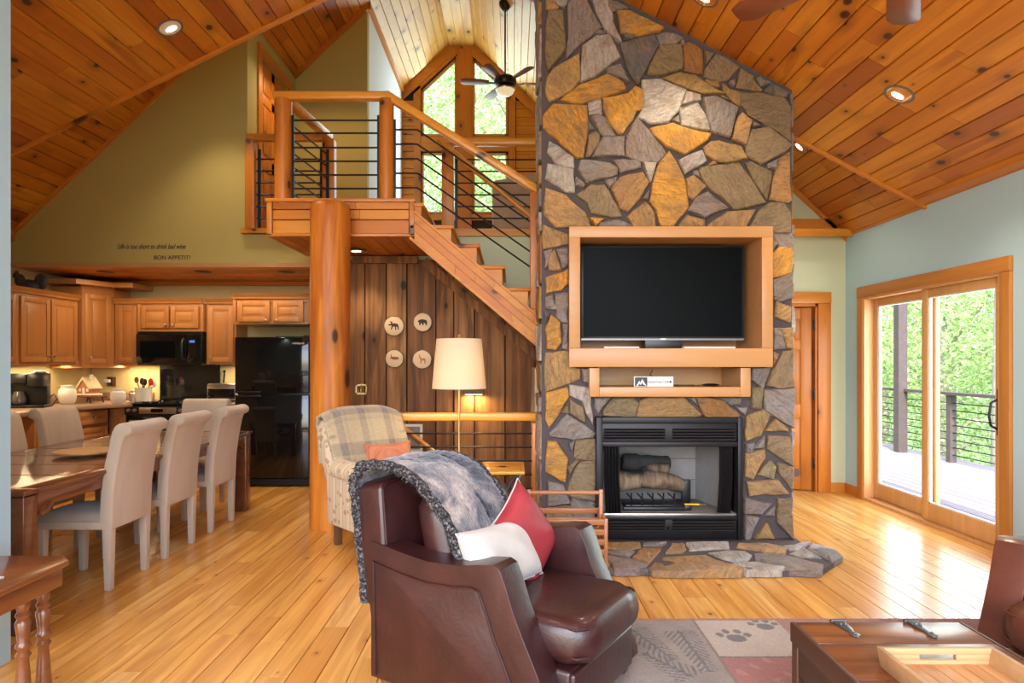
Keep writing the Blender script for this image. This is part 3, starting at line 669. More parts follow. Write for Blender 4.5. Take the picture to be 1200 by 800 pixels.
# sloping rail down the stairs
bars = []
for k, (py, pe) in enumerate(((136, 231), (152, 247), (169, 263), (186, 281), (203, 298), (220, 316))):
    bars.append([P(461, py, YR), P(489 if k else 478, py, YR), P(626, pe if k else 226+8, YR)])
bars = bars[1:]
railing('stair_railing', 'sloping guard rail down the open side of the stairs', [(Vector((PX(627, YR), YR, PZ(372, YR))), PZ(226, YR)-PZ(372, YR), .045, False)],
        [(P(452, 111, YR), P(632, 224, YR))], bars, [(P(462, 140, YR), P(462, 232, YR)), (P(623, 232, YR), P(623, 322, YR))])
# left guard: runs back from the front post
YQ = 6.93
bars = []
xl0, xl1 = PX(338, YR), PX(386, YQ)
for k in range(6):
    z = ZL+.14+k*.125; bars.append([(xa+.02, YR+.05, z), (xl1, YQ-.05, z)])
railing('landing_railing', 'side guard rail running back from the left landing post', [(Vector((xl1, YQ, ZL)), zr-ZL-.03, .06, False)], [((xa, YR+.05, zr), (xl1, YQ, zr))], bars, [((xl1, YQ-.07, ZL+.05), (xl1, YQ-.07, ZL+.82))])
bars = []
for k in range(6):
    z = ZL+.12+k*.125; bars.append([(XD+.1, YK, z), (xl1-.05, YK, z)])
railing('landing_railing', 'short guard rail at the loft edge beside the kitchen wall', [(Vector((XD+.05, YK-.02, ZL)), zr-ZL-.03, .05, False)], [((XD+.0, YK, zr), (xl1, YK, zr))], bars, [((XD+.13, YK, ZL+.02), (XD+.13, YK, ZL+.85)), ((xl1-.09, YK, ZL+.02), (xl1-.09, YK, ZL+.85))])
# loft rail beyond the stairs
YL = 7.0
bars = []
for k in range(6):
    z = ZL+.13+k*.125; bars.append([P(536, 0, YL)*1 - Vector((0,0,P(536,0,YL).z-z)), Vector((1.2, YL, z))])
railing('loft_railing', 'level guard rail at the loft edge behind the stairs', [(Vector((PX(525, YL), YL, ZL)), .92, .062, False)], [((PX(519, YL), YL, ZL+.94), (1.2, YL, ZL+.94))], bars, [((PX(535, YL), YL, ZL+.02), (PX(535, YL), YL, ZL+.8))])
b = MB(); b.tube([P(515, 163, 6.85), P(531, 178, 6.8), P(632, 262, 6.8)], .03, 10)
hr_ = b.build('handrail', M['rail'], None); tag(hr_, 'slim round wall handrail sloping down the far side of the stairs', 'handrail')
# lower rail guarding the basement stairs
bars = []
for k in range(7):
    z = .08+k*.118; bars.append([(-1.40, 5.66, z), (PX(630, 5.66), 5.66, z)])
railing('basement_railing', 'low guard rail in front of the barn wood wall', [(Vector((PX(629.5, 5.66), 5.66, 0)), .88, .045, False)], [((-1.42, 5.66, PZ(488, 5.66)), (PX(635, 5.66), 5.66, PZ(488, 5.66)))], bars)
b = MB(); b.tube([(PX(455, 6.7), 6.78, PZ(492, 6.7)), (PX(478, 6.7), 6.78, PZ(507, 6.7)), (PX(540, 6.7), 6.78, PZ(556, 6.7)), (-.2, 6.78, .0)], .024, 10)
tag(b.build('handrail', M['rail'], None), 'round handrail going down along the barn wood wall', 'handrail')

# barn wood wall
bw = MB(); zst = lambda x: min(2.47, PZ(262+.845*((x*F/YK+VX)-488), YK)+.02); xq = PX(480, YK); bw.prism([(-1.72, -2.3), (.9, -2.3), (.9, zst(.9)-.03), (xq, zst(xq)-.03), (-1.72, zst(xq)-.03)], YK-.04, YK+.02); bw = struct(bw, 'wall_barn_wood', M['barndark'])
edges = [398, 428, 453, 477, 511, 532, 556, 592, 627, 660]
for i in range(len(edges)-1):
    xa_, xb_ = PX(edges[i], YK-.06)+.006, PX(edges[i+1], YK-.06)-.006
    b = MB(); b.prism([(xa_, -2.3), (xb_, -2.3), (xb_, zst(xb_)), (xa_, zst(xa_))], YK-.07-.008*(i % 3), YK-.04); b.build('plank', M['barn'], bw, .004, smooth=False)
b = MB(); b.box(-1.66, -.98, YK-.12, YK-.075, 2.43, 2.50)
b.bar(P(497, 306, YK-.1), P(640, 427, YK-.1), .05, .085, up=(0,0,1)); struct(b, 'trim_15', M['barn'])
b = MB(); b.box(WX0-.1, WX0, 5.72, YK, -2.4, -.0); b.box(WX1, WX1+.1, 5.72, YK, -2.4, 0); b.box(WX0-.1, WX1+.1, 5.62, 5.72, -2.4, -.0); b.box(WX0-.1, WX1+.1, 5.62, YK, -2.45, -2.4)
struct(b, 'wall_stairwell_lower', M['beige'])
b = MB(); b.box(WX1-.0, WX1+.1, 5.72, YK-.08, 0, 1.35); struct(b, 'wall_behind_chimney', M['beige'])

# ================================================================ stone chimney
CX0, CX1 = PX(635, FY), PX(931, FY)
FB = FY+.05; BK = 5.68
ch = MB()
zt0 = A_r(CX0)+.02; zt1 = A_r(CX1)+.0
nx0, nx1 = PX(679, FY), PX(894, FY); nz0, nz1 = PZ(409, FY), PZ(277, FY)
mx0, mx1 = PX(702, FY), PX(871, FY); mz0, mz1 = PZ(455, FY), PZ(430, FY)
fx_0, fx_1 = PX(706, FY), PX(864, FY); fz1 = PZ(522, FY)
ch.prism([(CX0, nz1), (CX1, nz1), (CX1, zt1), (CX0, zt0)], FB, BK)
ch.box(CX0, nx0, FB, BK, mz1, nz1); ch.box(nx1, CX1, FB, BK, mz1, nz1); ch.box(nx0, nx1, FB, BK, mz1, nz0)
ch.box(CX0, mx0, FB, BK, mz0, mz1); ch.box(mx1, CX1, FB, BK, mz0, mz1)
ch.box(CX0, CX1, FB, BK, fz1, mz0)
ch.box(CX0, fx_0, FB, BK, 0, fz1); ch.box(fx_1, CX1, FB, BK, 0, fz1)
ch.box(fx_0, fx_1, BK-.1, BK, 0, nz1)
chim = thing('chimney', 'tall fieldstone chimney breast of irregular grey and golden stones', 'chimney', ((CX0+CX1)/2, FB, 0))
ch.build('mortar_core', M['mortar'], chim, world=True, smooth=False)
COL = {'o': (.76,.37,.06), 't': (.54,.31,.12), 'b': (.32,.235,.13), 'g': (.31,.27,.255), 'l': (.56,.50,.46), 'd': (.17,.155,.155), 'r': (.38,.17,.045)}
S = []
def crop(ox, oy, k, txt):
    for ln_ in txt.strip().splitlines():
        c, *q = ln_.split(); v = [float(x) for x in ','.join(q).split(',')]
        S.append((c, [(ox+v[i]*k, oy+v[i+1]*k) for i in range(0, len(v), 2)]))
crop(630, 0, 1/6, '''
t 62,-30,95,-20,148,45,120,52,65,50
l 110,-40,215,-40,215,0,190,30,150,15,105,-10
b 80,65,178,68,185,190,198,330,75,485,55,400,60,190
g 215,30,250,-40,330,-40,350,0,450,180,380,235,300,300,215,390,205,380,222,180
l 365,-60,470,-60,500,0,530,90,530,140,560,210,592,285,545,262,475,195,420,80,395,0
g 500,-20,560,5,640,50,520,65,505,30
o 565,75,650,75,770,125,890,180,860,205,690,238,590,215
d 620,228,680,240,665,270,612,255
l 320,315,420,240,510,235,580,390,480,460,420,515,310,565
g 430,205,480,215,470,230,400,235
d 585,300,680,270,820,230,858,300,800,390,710,585,640,480
g 850,235,900,218,960,225,1025,255,970,302,870,300
g 1012,285,1030,280,1035,310,1014,312
b 870,312,1010,312,1025,440,1015,478,930,495,850,518,780,510,800,440
r 1055,290,1110,310,1160,345,1165,505,1100,500,1040,480,1030,340
t 70,540,110,480,290,375,295,560,230,630,85,705,62,650,60,600
g 490,470,585,445,650,570,560,530,500,500
o 165,690,300,590,490,517,600,575,620,620,470,665,300,718
o 470,680,640,650,692,595,752,635,738,765,690,775,670,830,600,932,570,932,500,830,470,740
l 740,555,860,548,1050,622,990,770,920,850,800,855,710,815,760,720
o 55,790,110,725,350,732,352,900,322,1095,270,1100,130,960,48,890,40,820
l 365,715,445,685,450,790,370,790
''')
crop(630, 133, 1/6, '''
g 385,20,430,0,480,30,555,150,465,150,440,120
g 360,50,400,100,362,100
b 365,150,410,120,435,145,430,185,375,290,340,295
g 470,160,610,155,610,290,385,300,430,210
g 640,150,705,20,790,120,905,270,850,335,720,330,625,290,630,200
o 800,95,960,62,1070,105,1220,135,1200,175,1045,275,920,220,820,140
l 85,190,140,220,250,300,255,370,200,375,130,345,75,270
l 75,350,130,360,250,390,258,545,200,545,60,450
g 310,320,500,345,560,380,555,430,350,480,290,390
g 545,320,720,315,725,370,590,408
g 275,440,330,490,320,510,270,500
g 480,460,555,440,550,470,510,510,490,480
b 279,570,380,498,470,500,560,640,595,715,520,720,380,690,350,620
t 525,520,590,445,740,408,785,480,720,590,640,678,580,655,565,600
l 750,340,835,345,800,470,780,440
o 860,350,930,260,975,330,1030,440,1060,590,1065,650,960,785,870,785,835,660,800,610,820,480
l 1000,325,1160,255,1190,330,1045,415
t 640,720,760,615,820,690,830,790,680,790
g 745,590,785,540,780,600
t 60,520,200,575,330,690,370,790,130,790,50,700
o 365,725,465,735,410,785
g 450,760,560,745,670,785,560,792,430,792
t 1050,460,1100,435,1185,510,1100,595,1060,570
''')
crop(760, 10, 1/6, '''
t 100,480,220,438,330,460,420,525,545,592,380,585,240,530
l 275,578,365,600,370,640,240,668
l 225,685,352,648,415,770,432,848,350,838,245,810
g 395,620,480,610,635,690,600,800,575,900,450,858,420,740
b 660,580,790,582,960,625,1000,680,1005,930,870,830,720,740,665,660
b 405,295,465,310,410,385
b 415,410,490,305,570,350,645,400,560,490,500,495,400,465
b 655,415,740,470,730,560,620,545
t 742,485,800,565,738,560
g 770,480,800,470,865,510,800,530
d 820,575,870,520,990,585,975,615,900,600
g 1000,590,1018,605,1012,670
t 410,490,490,510,500,545,430,530
g 580,505,610,495,610,530,585,530
t 530,520,580,560,650,580,650,680,590,630,540,570
b 510,605,575,635,530,628
l 180,770,215,745,222,788
''')
crop(760, 133, 1/6, '''
g 285,680,340,590,420,550,570,660,400,725
t 640,20,665,-10,732,45,690,212,595,170
g 745,55,800,80,745,85
b 740,110,850,95,1005,215,960,265,800,348,705,290,695,220
t 400,230,450,195,500,190,650,230,695,310,560,338,480,325,410,280
b 365,400,380,375,500,355,640,340,750,500,830,620,700,650,600,665,540,600,430,510,380,450
b 690,340,740,335,870,400,870,450,835,600,760,480
g 850,350,915,315,900,380,850,380
t 930,310,1005,265,1010,600,990,615,860,595,900,420
t 430,350,460,325,485,345,440,360
g 325,400,350,400,365,440,330,425
t 220,790,280,715,395,745,395,790
t 430,775,560,690,755,672,690,790,430,790
b 720,790,800,665,870,620,960,620,1000,690,1000,830,830,835,780,800
''')
crop(625, 260, 1/4, '''
t 48,12,110,40,162,55,162,98,50,120,42,70
t 72,155,100,130,130,220,75,220
g 112,128,162,122,162,195,138,212
g 50,140,90,128,65,200,55,215
o 60,260,162,222,162,285,130,315,65,330
g 104,340,164,332,164,470,135,465,110,440
g 60,355,90,345,112,410,60,400
d 52,415,75,430,55,470
o 85,435,125,470,130,560,105,595,65,590,60,500
g 140,480,164,480,164,598,135,590
t 60,615,162,605,178,680,218,690,215,735,110,775,60,795
g 228,690,266,690,266,755,235,745
''')
crop(625, 440, 1/4, '''
o 62,85,160,60,165,105,110,195,75,245,60,200
l 172,45,262,60,268,100,280,230,250,180,230,120,175,95
b 174,112,230,150,245,220,175,175
b 135,172,165,135,165,175
g 80,270,160,185,290,270,280,290,190,300,85,285
o 70,312,110,315,160,390,150,500,60,450
g 170,320,195,308,180,350
b 205,308,293,300,293,400,195,385
b 200,395,212,405,175,460,165,430
b 215,415,293,405,292,590,170,565,165,530,200,440
g 70,500,140,520,175,600,70,610
g 185,578,290,600,290,700,190,690,178,620
b 66,622,178,618,182,700,120,770,64,760
''')
crop(865, 260, 1/4, '''
g 165,50,255,50,268,85,262,116,200,110,165,60
o 166,152,200,118,262,122,255,235,166,265
g 168,275,255,240,258,350,200,370,170,360
b 245,285,262,290,262,350,238,300
t 185,370,250,400,250,470,180,440
g 170,500,203,500,225,590,170,595
t 210,500,262,497,262,590,235,585
t 170,610,195,625,168,670
b 210,610,262,605,265,770,200,780,140,765
g 70,685,155,680,120,780,70,740
g 168,130,190,95,165,75
''')
crop(865, 440, 1/4, '''
b 68,60,120,55,112,150,68,150
g 125,70,268,60,275,245,190,200,130,160
t 50,190,130,160,158,180,110,280,45,305,38,270
t 136,260,180,205,235,245,235,262
b 147,285,245,290,265,425,145,345
l 256,265,272,270,278,320,258,345
g 45,325,80,320,70,355,42,360
g 85,340,128,285,126,335
t 40,370,130,350,130,390,75,485,40,470
b 100,465,155,400,180,430,170,485
b 190,410,262,435,262,545,200,460
t 45,500,190,490,240,555,60,565
g 35,575,155,600,115,650,35,650
b 190,580,260,580,262,770,190,690
g 120,660,180,610,175,660
g 40,660,100,670,60,765,40,770
t 140,690,175,765,90,768
''')
crop(690, 455, 1/6, '''
g 45,70,150,70,70,175,50,140
b 110,155,180,75,320,70,350,110,330,205,200,195,105,190
t 340,205,370,90,420,65,670,65,800,185,750,215,450,210
g 690,62,745,65,770,120
r 755,62,850,68,950,90,1065,185,1055,200,830,205,790,130
d 870,60,1075,65,1072,115,1000,115,940,80
g 1040,130,1120,130,1100,190,1070,160
''')
def stone_mesh(pts, depth, rd, frontfn):
    """pts 2D outline; returns MB; frontfn(x, z, d) -> point"""
    n = len(pts); cx = sum(p[0] for p in pts)/n; cz = sum(p[1] for p in pts)/n
    out = []
    for i in range(n):
        a, b2 = pts[i], pts[(i+1) % n]; L = math.hypot(b2[0]-a[0], b2[1]-a[1])
        out.append(a); k = 2 if L > .16 else (1 if L > .07 else 0)
        for j in range(k):
            f = (j+1)/(k+1); nx_, nz_ = (b2[1]-a[1])/L, -(b2[0]-a[0])/L; r_ = rd.uniform(-.05, .05)*L*.6
            out.append((a[0]+(b2[0]-a[0])*f+nx_*r_, a[1]+(b2[1]-a[1])*f+nz_*r_))
    N = len(out); sz = max(.02, min(max(p[0] for p in out)-min(p[0] for p in out), max(p[1] for p in out)-min(p[1] for p in out)))
    ch1 = min(.010, sz*.12)
    tx, tz = rd.uniform(-.05, .05), rd.uniform(-.05, .05)
    def ins(p, d):
        vx, vz = cx-p[0], cz-p[1]; L = math.hypot(vx, vz) or 1; d = min(d, L*.4); return (p[0]+vx/L*d, p[1]+vz/L*d)
    vs = []; fs = []
    def D(p, d): return d + (p[0]-cx)*tx + (p[1]-cz)*tz
    rings = [[(p, -.03) for p in out], [(p, D(p, depth*.72)) for p in out], [(ins(p, ch1), D(p, depth)+rd.uniform(-.003, .003)) for p in out], [(ins(p, sz*.28), D(p, depth)+rd.uniform(-.006, .008)) for p in out]]
    for rg_ in rings:
        for p, d in rg_: vs.append(frontfn(p[0], p[1], d))
    vs.append(frontfn(cx, cz, depth+.004))
    for q in range(len(rings)-1):
        for i in range(N): fs.append((q*N+i, q*N+(i+1) % N, (q+1)*N+(i+1) % N, (q+1)*N+i))
    c = len(vs)-1
    for i in range(N): fs.append(((len(rings)-1)*N+i, (len(rings)-1)*N+(i+1) % N, c))
    b = MB(); b.add(vs, fs); return b
rd = random.Random(99)
def jit(c, r_=.14):
    k = rd.uniform(1-r_, 1+r_); return tuple(min(1, q*k*rd.uniform(.96, 1.04)) for q in c)
for c, poly in S:
    if max(p[0] for p in poly) > 932.5: poly = [(min(p[0], 932), p[1]) for p in poly]
    mx_, my_ = sum(p[0] for p in poly)/len(poly), sum(p[1] for p in poly)/len(poly)
    poly = [(x+(x-mx_)/max(1, math.hypot(x-mx_, y-my_))*1.3, y+(y-my_)/max(1, math.hypot(x-mx_, y-my_))*1.3) for x, y in poly]
    pts = [(PX(x, FY), PZ(y, FY)) for x, y in poly]
    dep = rd.uniform(.030, .052)
    b = stone_mesh(pts, dep, rd, lambda x, z, d: (x, FB-d, z))
    o = b.build('stone', M['stone'], chim, world=True, ang=30); o.color = (*jit(COL[c]), 1)
# edge stones wrapping the left corner and right corner
for side, xs in ((0, CX0), (1, CX1)):
    z = .06
    while z < (zt0 if side == 0 else zt1)-.15:
        h = rd.uniform(.14, .42); h = min(h, (zt0 if side == 0 else zt1)-.03-z)
        yy = FB+.01
        while yy < BK-.1:
            wd = rd.uniform(.18, .34); wd = min(wd, BK-yy)
            pts = [(yy, z+rd.uniform(0,.02)), (yy+wd-.02, z+rd.uniform(0,.03)), (yy+wd-.015, z+h*.6), (yy+wd-.03, z+h-.02), (yy+wd*.4, z+h-.012), (yy+.0, z+h-.03)]
            sg = -1 if side == 0 else 1
            b = stone_mesh(pts, rd.uniform(.012, .028), rd, lambda a, z_, d: (xs+sg*d, a, z_))
            o = b.build('stone', M['stone'], chim, world=True, ang=30); o.color = (*jit(COL[rd.choice('gltbg')]), 1); yy += wd
        z += h
# ---------------------------------------------------------------- hearth
HZ = .05
he = thing('hearth', 'low flagstone hearth slab in front of the fireplace', 'hearth', (1.2, 4.7, 0))
def HP(px, py, z=HZ):
    Y = (H-z)*F/(py-VY); return ((px-VX)*Y/F, Y)
hp = [HP(640, 666), HP(964, 668), HP(986, 653), HP(972, 645), HP(941, 633)]
hp = [(hp[0][0], hp[0][1])] + hp[1:] + [(2.22, FB+.02), (hp[0][0], FB+.02)]
b = MB(); b.prism([((p[0]-1.2)*.985+1.2, (p[1]-4.75)*.97+4.75) for p in hp], 0, .036, 'z'); b.build('mortar_bed', M['mortar'], he, world=True, smooth=False)
S2 = S; S = []
crop(700, 620, 1/4, '''
t 30,62,200,60,205,80,150,92,30,85
g 45,100,120,88,175,100,150,125,60,110
t 215,78,300,80,265,130,240,158,165,130
g 215,60,325,58,300,74,215,72
t 350,62,405,60,418,90,400,105,320,108
l 415,62,615,58,620,85,430,95
g 40,110,160,135,235,165,195,187,80,187
t 285,120,510,118,560,145,690,188,675,196,255,192,245,175
l 520,105,610,92,690,98,725,120,700,145,650,150,590,135
t 660,58,800,62,890,90,880,115,800,105,650,80
l 620,150,740,148,880,180,860,192,700,192
g 735,110,900,122,1060,165,1050,192,900,188,740,140
l 870,75,1000,60,940,95,900,95
l 900,110,970,88,1050,130,950,125
l 1010,60,1110,92,990,85
g 980,90,1120,95,1150,122,1100,150,1060,130
g -200,70,-20,64,20,80,20,110,-120,120
t -220,130,20,122,60,150,60,190,-220,190
''')
for c, poly in S:
    pts = [HP(x, y) for x, y in poly]
    pts = [(x, min(y, FB)) for x, y in pts]
    b = stone_mesh(pts, .017, rd, lambda x, y, d: (x, y, .034+d))
    o = b.build('stone', M['hearth'], he, world=True, ang=30); o.color = (*jit(COL[c]), 1)
# rough front edge stones
x = hp[0][0]
while x < hp[1][0]-.05:
    wd = min(rd.uniform(.12, .4), hp[1][0]-x); yf = hp[0][1]
    b = MB(); b.box(x, x+wd-.008, yf-.004+rd.uniform(-.006,.006), yf+.05, .002, .045); o = b.build('stone', M['hearth'], he, .006, world=True); o.color = (*jit(COL[rd.choice('gbd')]), 1); x += wd

# ---------------------------------------------------------------- television surround
FF = FY-.09
def fx(px): return PX(px, FF)
def fz(py): return PZ(py, FF)
tv = thing('media_cabinet', 'maple framed television niche set into the stone chimney', 'cabinet', (fx(786), FF, fz(430)))
def fb(name, x0, x1, y0, y1, z0, z1, m='maple', bv=.004):
    b = MB(); b.box(x0, x1, y0, y1, z0, z1); return b.build(name, M[m], tv, bv, world=True)
fb('top_rail', fx(667), fx(906), FF, FF+.03, fz(278), fz(265)); fb('bottom_rail', fx(667), fx(906), FF, FF+.03, fz(430), fz(408))
fb('stile', fx(667), fx(680), FF, FF+.03, fz(408), fz(278)); fb('stile', fx(893), fx(906), FF, FF+.03, fz(408), fz(278))
b = MB(); x0, x1, z0, z1 = fx(667)+.004, fx(906)-.004, fz(430)+.004, fz(265)-.004; ix0, ix1, iz0, iz1 = fx(680), fx(893), fz(408), fz(278); yb = FY+.50
b.box(x0, x0+.02, FF+.03, FY+.0, z0, z1); b.box(x1-.02, x1, FF+.03, FY, z0, z1); b.box(x0, x1, FF+.03, FY, z1-.02, z1); b.box(x0, x1, FF+.03, FY, z0, z0+.02)
b.box(ix0-.012, ix0, FF+.03, yb, iz0, iz1); b.box(ix1, ix1+.012, FF+.03, yb, iz0, iz1); b.box(ix0-.012, ix1+.012, FF+.03, yb, iz1, iz1+.012); b.box(ix0-.012, ix1+.012, FF+.03, yb, iz0-.012, iz0); b.box(ix0, ix1, yb-.01, yb, iz0, iz1)
b.build('niche_lining', M['maple'], tv, world=True, smooth=False)
b = MB(); FG = FF+.02
fb('shelf_frame', fx(691), fx(703), FG, FG+.03, fz(465), fz(431)); fb('shelf_frame', fx(869), fx(881), FG, FG+.03, fz(465), fz(431)); fb('shelf_frame', fx(703), fx(869), FG, FG+.03, fz(465), fz(453.5))
jx0, jx1, jz0, jz1 = fx(703), fx(869), fz(453.5), fz(431)
b.box(jx0-.012, jx0, FG+.03, FY+.40, jz0, jz1); b.box(jx1, jx1+.012, FG+.03, FY+.40, jz0, jz1); b.box(jx0-.012, jx1+.012, FG+.03, FY+.4, jz0-.012, jz0); b.box(jx0, jx1, FY+.39, FY+.4, jz0, jz1)
b.box(fx(691)+.004, fx(691)+.02, FG+.03, FY+.03, fz(465)+.004, jz1); b.box(fx(881)-.02, fx(881)-.004, FG+.03, FY+.03, fz(465)+.004, jz1); b.box(fx(691)+.004, fx(881)-.004, FG+.03, FY+.03, fz(465)+.004, fz(465)+.02)
b.build('shelf_lining', M['maple'], tv, world=True, smooth=False)
YT = FY+.14
t_ = thing('television', 'large flat black television in the maple niche', 'television', (PX(776.5, YT), YT, iz0))
b = MB(); b.box(PX(681, YT), PX(872, YT), YT, YT+.05, PZ(398, YT), PZ(288, YT)); b.build('case', M['black'], t_, .004, world=True)
b = MB(); b.box(PX(683.5, YT), PX(869.5, YT), YT-.002, YT+.0, PZ(394.5, YT), PZ(290, YT)); b.build('screen', M['screen'], t_, world=True)
b = MB(); b.box(PX(681, YT), PX(872, YT), YT-.003, YT, PZ(398.5, YT), PZ(396.5, YT)); b.build('bezel_strip', M['hinge'], t_, world=True)
b = MB(); b.box(PX(774, YT), PX(780, YT), YT-.0045, YT-.002, PZ(397.8, YT), PZ(396.6, YT)); b.build('logo', M['steel'], t_, world=True)
b = MB(); b.box(PX(756, YT), PX(800, YT), YT+.0, YT+.16, iz0, PZ(396, YT)+.0); b.box(PX(770,YT), PX(786,YT), YT+.05, YT+.08, iz0, PZ(380,YT)); b.build('stand', M['black'], t_, .004, world=True)
for nm, a, c in (('left', 707, 748), ('right', 800, 860)):
    b = MB(); b.box(PX(a, YT-.06), PX(c, YT-.06), YT-.10, YT-.03, iz0+.001, iz0+.016); o = b.build('media_box', M['white'], None, .003); tag(o, 'slim pale media box under the %s half of the television' % nm, 'media box')
# little sign
YS = FG+.10
sg = thing('shelf_sign', 'small white sign reading mountain top with an arrow', 'sign', (PX(766, YS), YS, jz0))
b = MB(); b.box(PX(743, YS), PX(789, YS), YS, YS+.012, jz0, PZ(441, YS)); b.build('board', M['white'], sg, world=True)
b = MB(); b.box(PX(744, YS), PX(758.5, YS), YS-.002, YS, jz0+.003, PZ(442, YS)); b.build('emblem_panel', M['black'], sg, world=True)
b = MB(); q = [(745.5, 452), (749, 446), (750.5, 448), (752.5, 444), (757.5, 452), (754, 450.5), (752.4, 448), (751, 451), (749, 449.5), (747.5, 452)]
b.prism([(PX(x, YS), PZ(y, YS)) for x, y in q], YS-.004, YS-.0015); b.build('mountain_emblem', M['white'], sg, world=True, smooth=False)
def text(name, body, m, parent, loc, size, rot=(R(90),0,0), shear=0, align='CENTER', ext=.0008, sx=1):
    cu = bpy.data.curves.new(name, 'FONT'); cu.body = body; cu.size = size; cu.shear = shear; cu.align_x = align; cu.extrude = ext
    tmp = bpy.data.objects.new(name, cu); C.objects.link(tmp); bpy.context.view_layer.update()
    me = bpy.data.meshes.new_from_object(tmp.evaluated_get(bpy.context.evaluated_depsgraph_get()))
    bpy.data.objects.remove(tmp)
    o = bpy.data.objects.new(name, me); C.objects.link(o); me.materials.clear(); me.materials.append(M[m])
    o.rotation_euler = rot; o.scale = (sx, 1, 1); o.location = Vector(loc)-(parent.location if parent else Vector((0,0,0))); o.parent = parent; return o
text('lettering', 'MOUNTAIN TOP', 'text', sg, (PX(770.5, YS), YS-.001, PZ(448.6, YS)), .022)
b = MB(); b.box(PX(782, YS), PX(786, YS), YS-.0015, YS, PZ(447.7, YS), PZ(447, YS)); b.prism([(PX(785, YS), PZ(449, YS)), (PX(787.7, YS), PZ(447.3, YS)), (PX(785, YS), PZ(445.6, YS))], YS-.0015, YS); b.build('arrow', M['text'], sg, world=True, smooth=False)
b = MB(); b.ball((PX(833, YS+.08), YS+.08, jz0+.011), (.07, .05, .011), 14, 6); tag(b.build('media_puck', M['black']), 'small flat black device on the lower niche shelf', 'device')
b = MB(); b.tube([(PX(768, YS+.15), YS+.25, jz1-.02), (PX(768, YS), YS+.2, jz1-.06), (PX(774, YS), YS+.15, jz0+.06), (PX(778,YS), YS+.15, jz0+.006), (PX(820, YS), YS+.13, jz0+.006)], .0035, 6); tag(b.build('cable', M['black']), 'thin black cable hanging in the lower niche', 'cable')

# ---------------------------------------------------------------- fireplace insert
fp = thing('fireplace_insert', 'black steel gas fireplace with louvered top and bottom panels', 'fireplace', (PX(785, FY), FY, HZ))
Y0 = FY-.06
def gx(px): return PX(px, Y0)
def gz(py): return PZ(py, Y0)
zb = HZ+.004
def pb(name, x0, x1, y0, y1, z0, z1, m='iron', bv=.004):
    b = MB(); b.box(x0, x1, y0, y1, z0, z1); return b.build(name, M[m], fp, bv, world=True)
pb('surround', gx(699), gx(706), Y0, FB+.1, zb, gz(489)); pb('surround', gx(865), gx(871), Y0, FB+.1, zb, gz(489)); pb('surround', gx(706), gx(865), Y0, FB+.1, gz(496), gz(489))
pb('top_panel', gx(706), gx(865), Y0+.025, Y0+.04, gz(522), gz(496)); pb('bottom_panel', gx(706), gx(865), Y0+.025, Y0+.04, zb, gz(606))
pb('rail', gx(706), gx(865), Y0+.005, Y0+.03, gz(523.5), gz(518)); pb('rail', gx(706), gx(865), Y0+.005, Y0+.03, gz(609), gz(605)); 
for (a, c, ya_, n_) in ((708, 780, 504, 4), (789, 862, 504, 4), (708, 780, 611, 4), (789, 862, 611, 4)):
    for k in range(n_):
        b = MB(); zz = gz(ya_+3.3*k); b.add([(gx(a), Y0+.004, zz-.009), (gx(c), Y0+.004, zz-.009), (gx(c), Y0+.024, zz+.008), (gx(a), Y0+.024, zz+.008), (gx(a), Y0+.004, zz-.005), (gx(c), Y0+.004, zz-.005), (gx(c), Y0+.024, zz+.011), (gx(a), Y0+.024, zz+.011)], [(0,1,2,3),(4,5,6,7),(0,1,5,4),(1,2,6,5),(2,3,7,6),(3,0,4,7)])
        b.build('louver', M['iron'], fp, world=True, smooth=False)
b = MB(); b.lathe([(.012, 0), (.014, .01), (.008, .02)], 12, M=Matrix.Translation((gx(784.5), Y0+.012, gz(619))) @ Matrix.Rotation(R(90), 4, 'X')); b.build('knob', M['iron'], fp, world=True)
zf = gz(603)
M['firebrick'] = plain('fire_brick', (.27,.25,.24), .9, nscale=9, namt=.25, bumps=.3)
M['fb_dark'] = plain('firebox_floor', (.22,.19,.16), .9, nscale=40, namt=.5)
b = MB(); bx0, bx1, cx0, cx1, yk = gx(712), gx(859), gx(735), gx(840), FY+.52
b.prism([(bx0, FB), (cx0, yk), (cx0-.02, yk+.01), (bx0-.02, FB)], zf, gz(520), 'z'); b.prism([(bx1, FB), (bx1+.02, FB), (cx1+.02, yk+.01), (cx1, yk)], zf, gz(520), 'z')
b.box(cx0-.02, cx1+.02, yk, yk+.02, zf, gz(520)); b.build('firebox_wall', M['firebrick'], fp, world=True, smooth=False)
b = MB(); 
for zz in (zf+.16, zf+.34, zf+.5): b.box(cx0, cx1, yk-.002, yk, zz, zz+.004)
b.build('brick_joint', M['dark'], fp, world=True, smooth=False)
pb('firebox_floor', gx(706), gx(865), FY-.02, yk+.02, zf-.02, zf, 'fb_dark'); pb('firebox_top', gx(706), gx(865), FY, yk+.02, gz(520), gz(520)+.02, 'black')
pb('lip', gx(708), gx(862), FY-.045, FY-.015, zf-.02, zf+.006, 'steel')
# mesh curtains
M['curtain'] = plain('wire_mesh_curtain', (.03,.028,.03), .5, .5)
for x0, x1 in ((709, 727), (846, 861)):
    b = MB(); 
    def cf(u, v, x0=x0, x1=x1):
        xx_ = gx(x0)+(gx(x1)-gx(x0))*u; xx_ += (.0 if v > .5 else .03*(.5-v)*(1 if x0 < 780 else -1))
        return (xx_, FY-.0+.018*math.sin(u*5*2*PI), zf+.005+(gz(523)-zf-.005)*v)
    b.grid(cf, 40, 6); b.build('mesh_curtain', M['curtain'], fp, world=True, solid=.003)
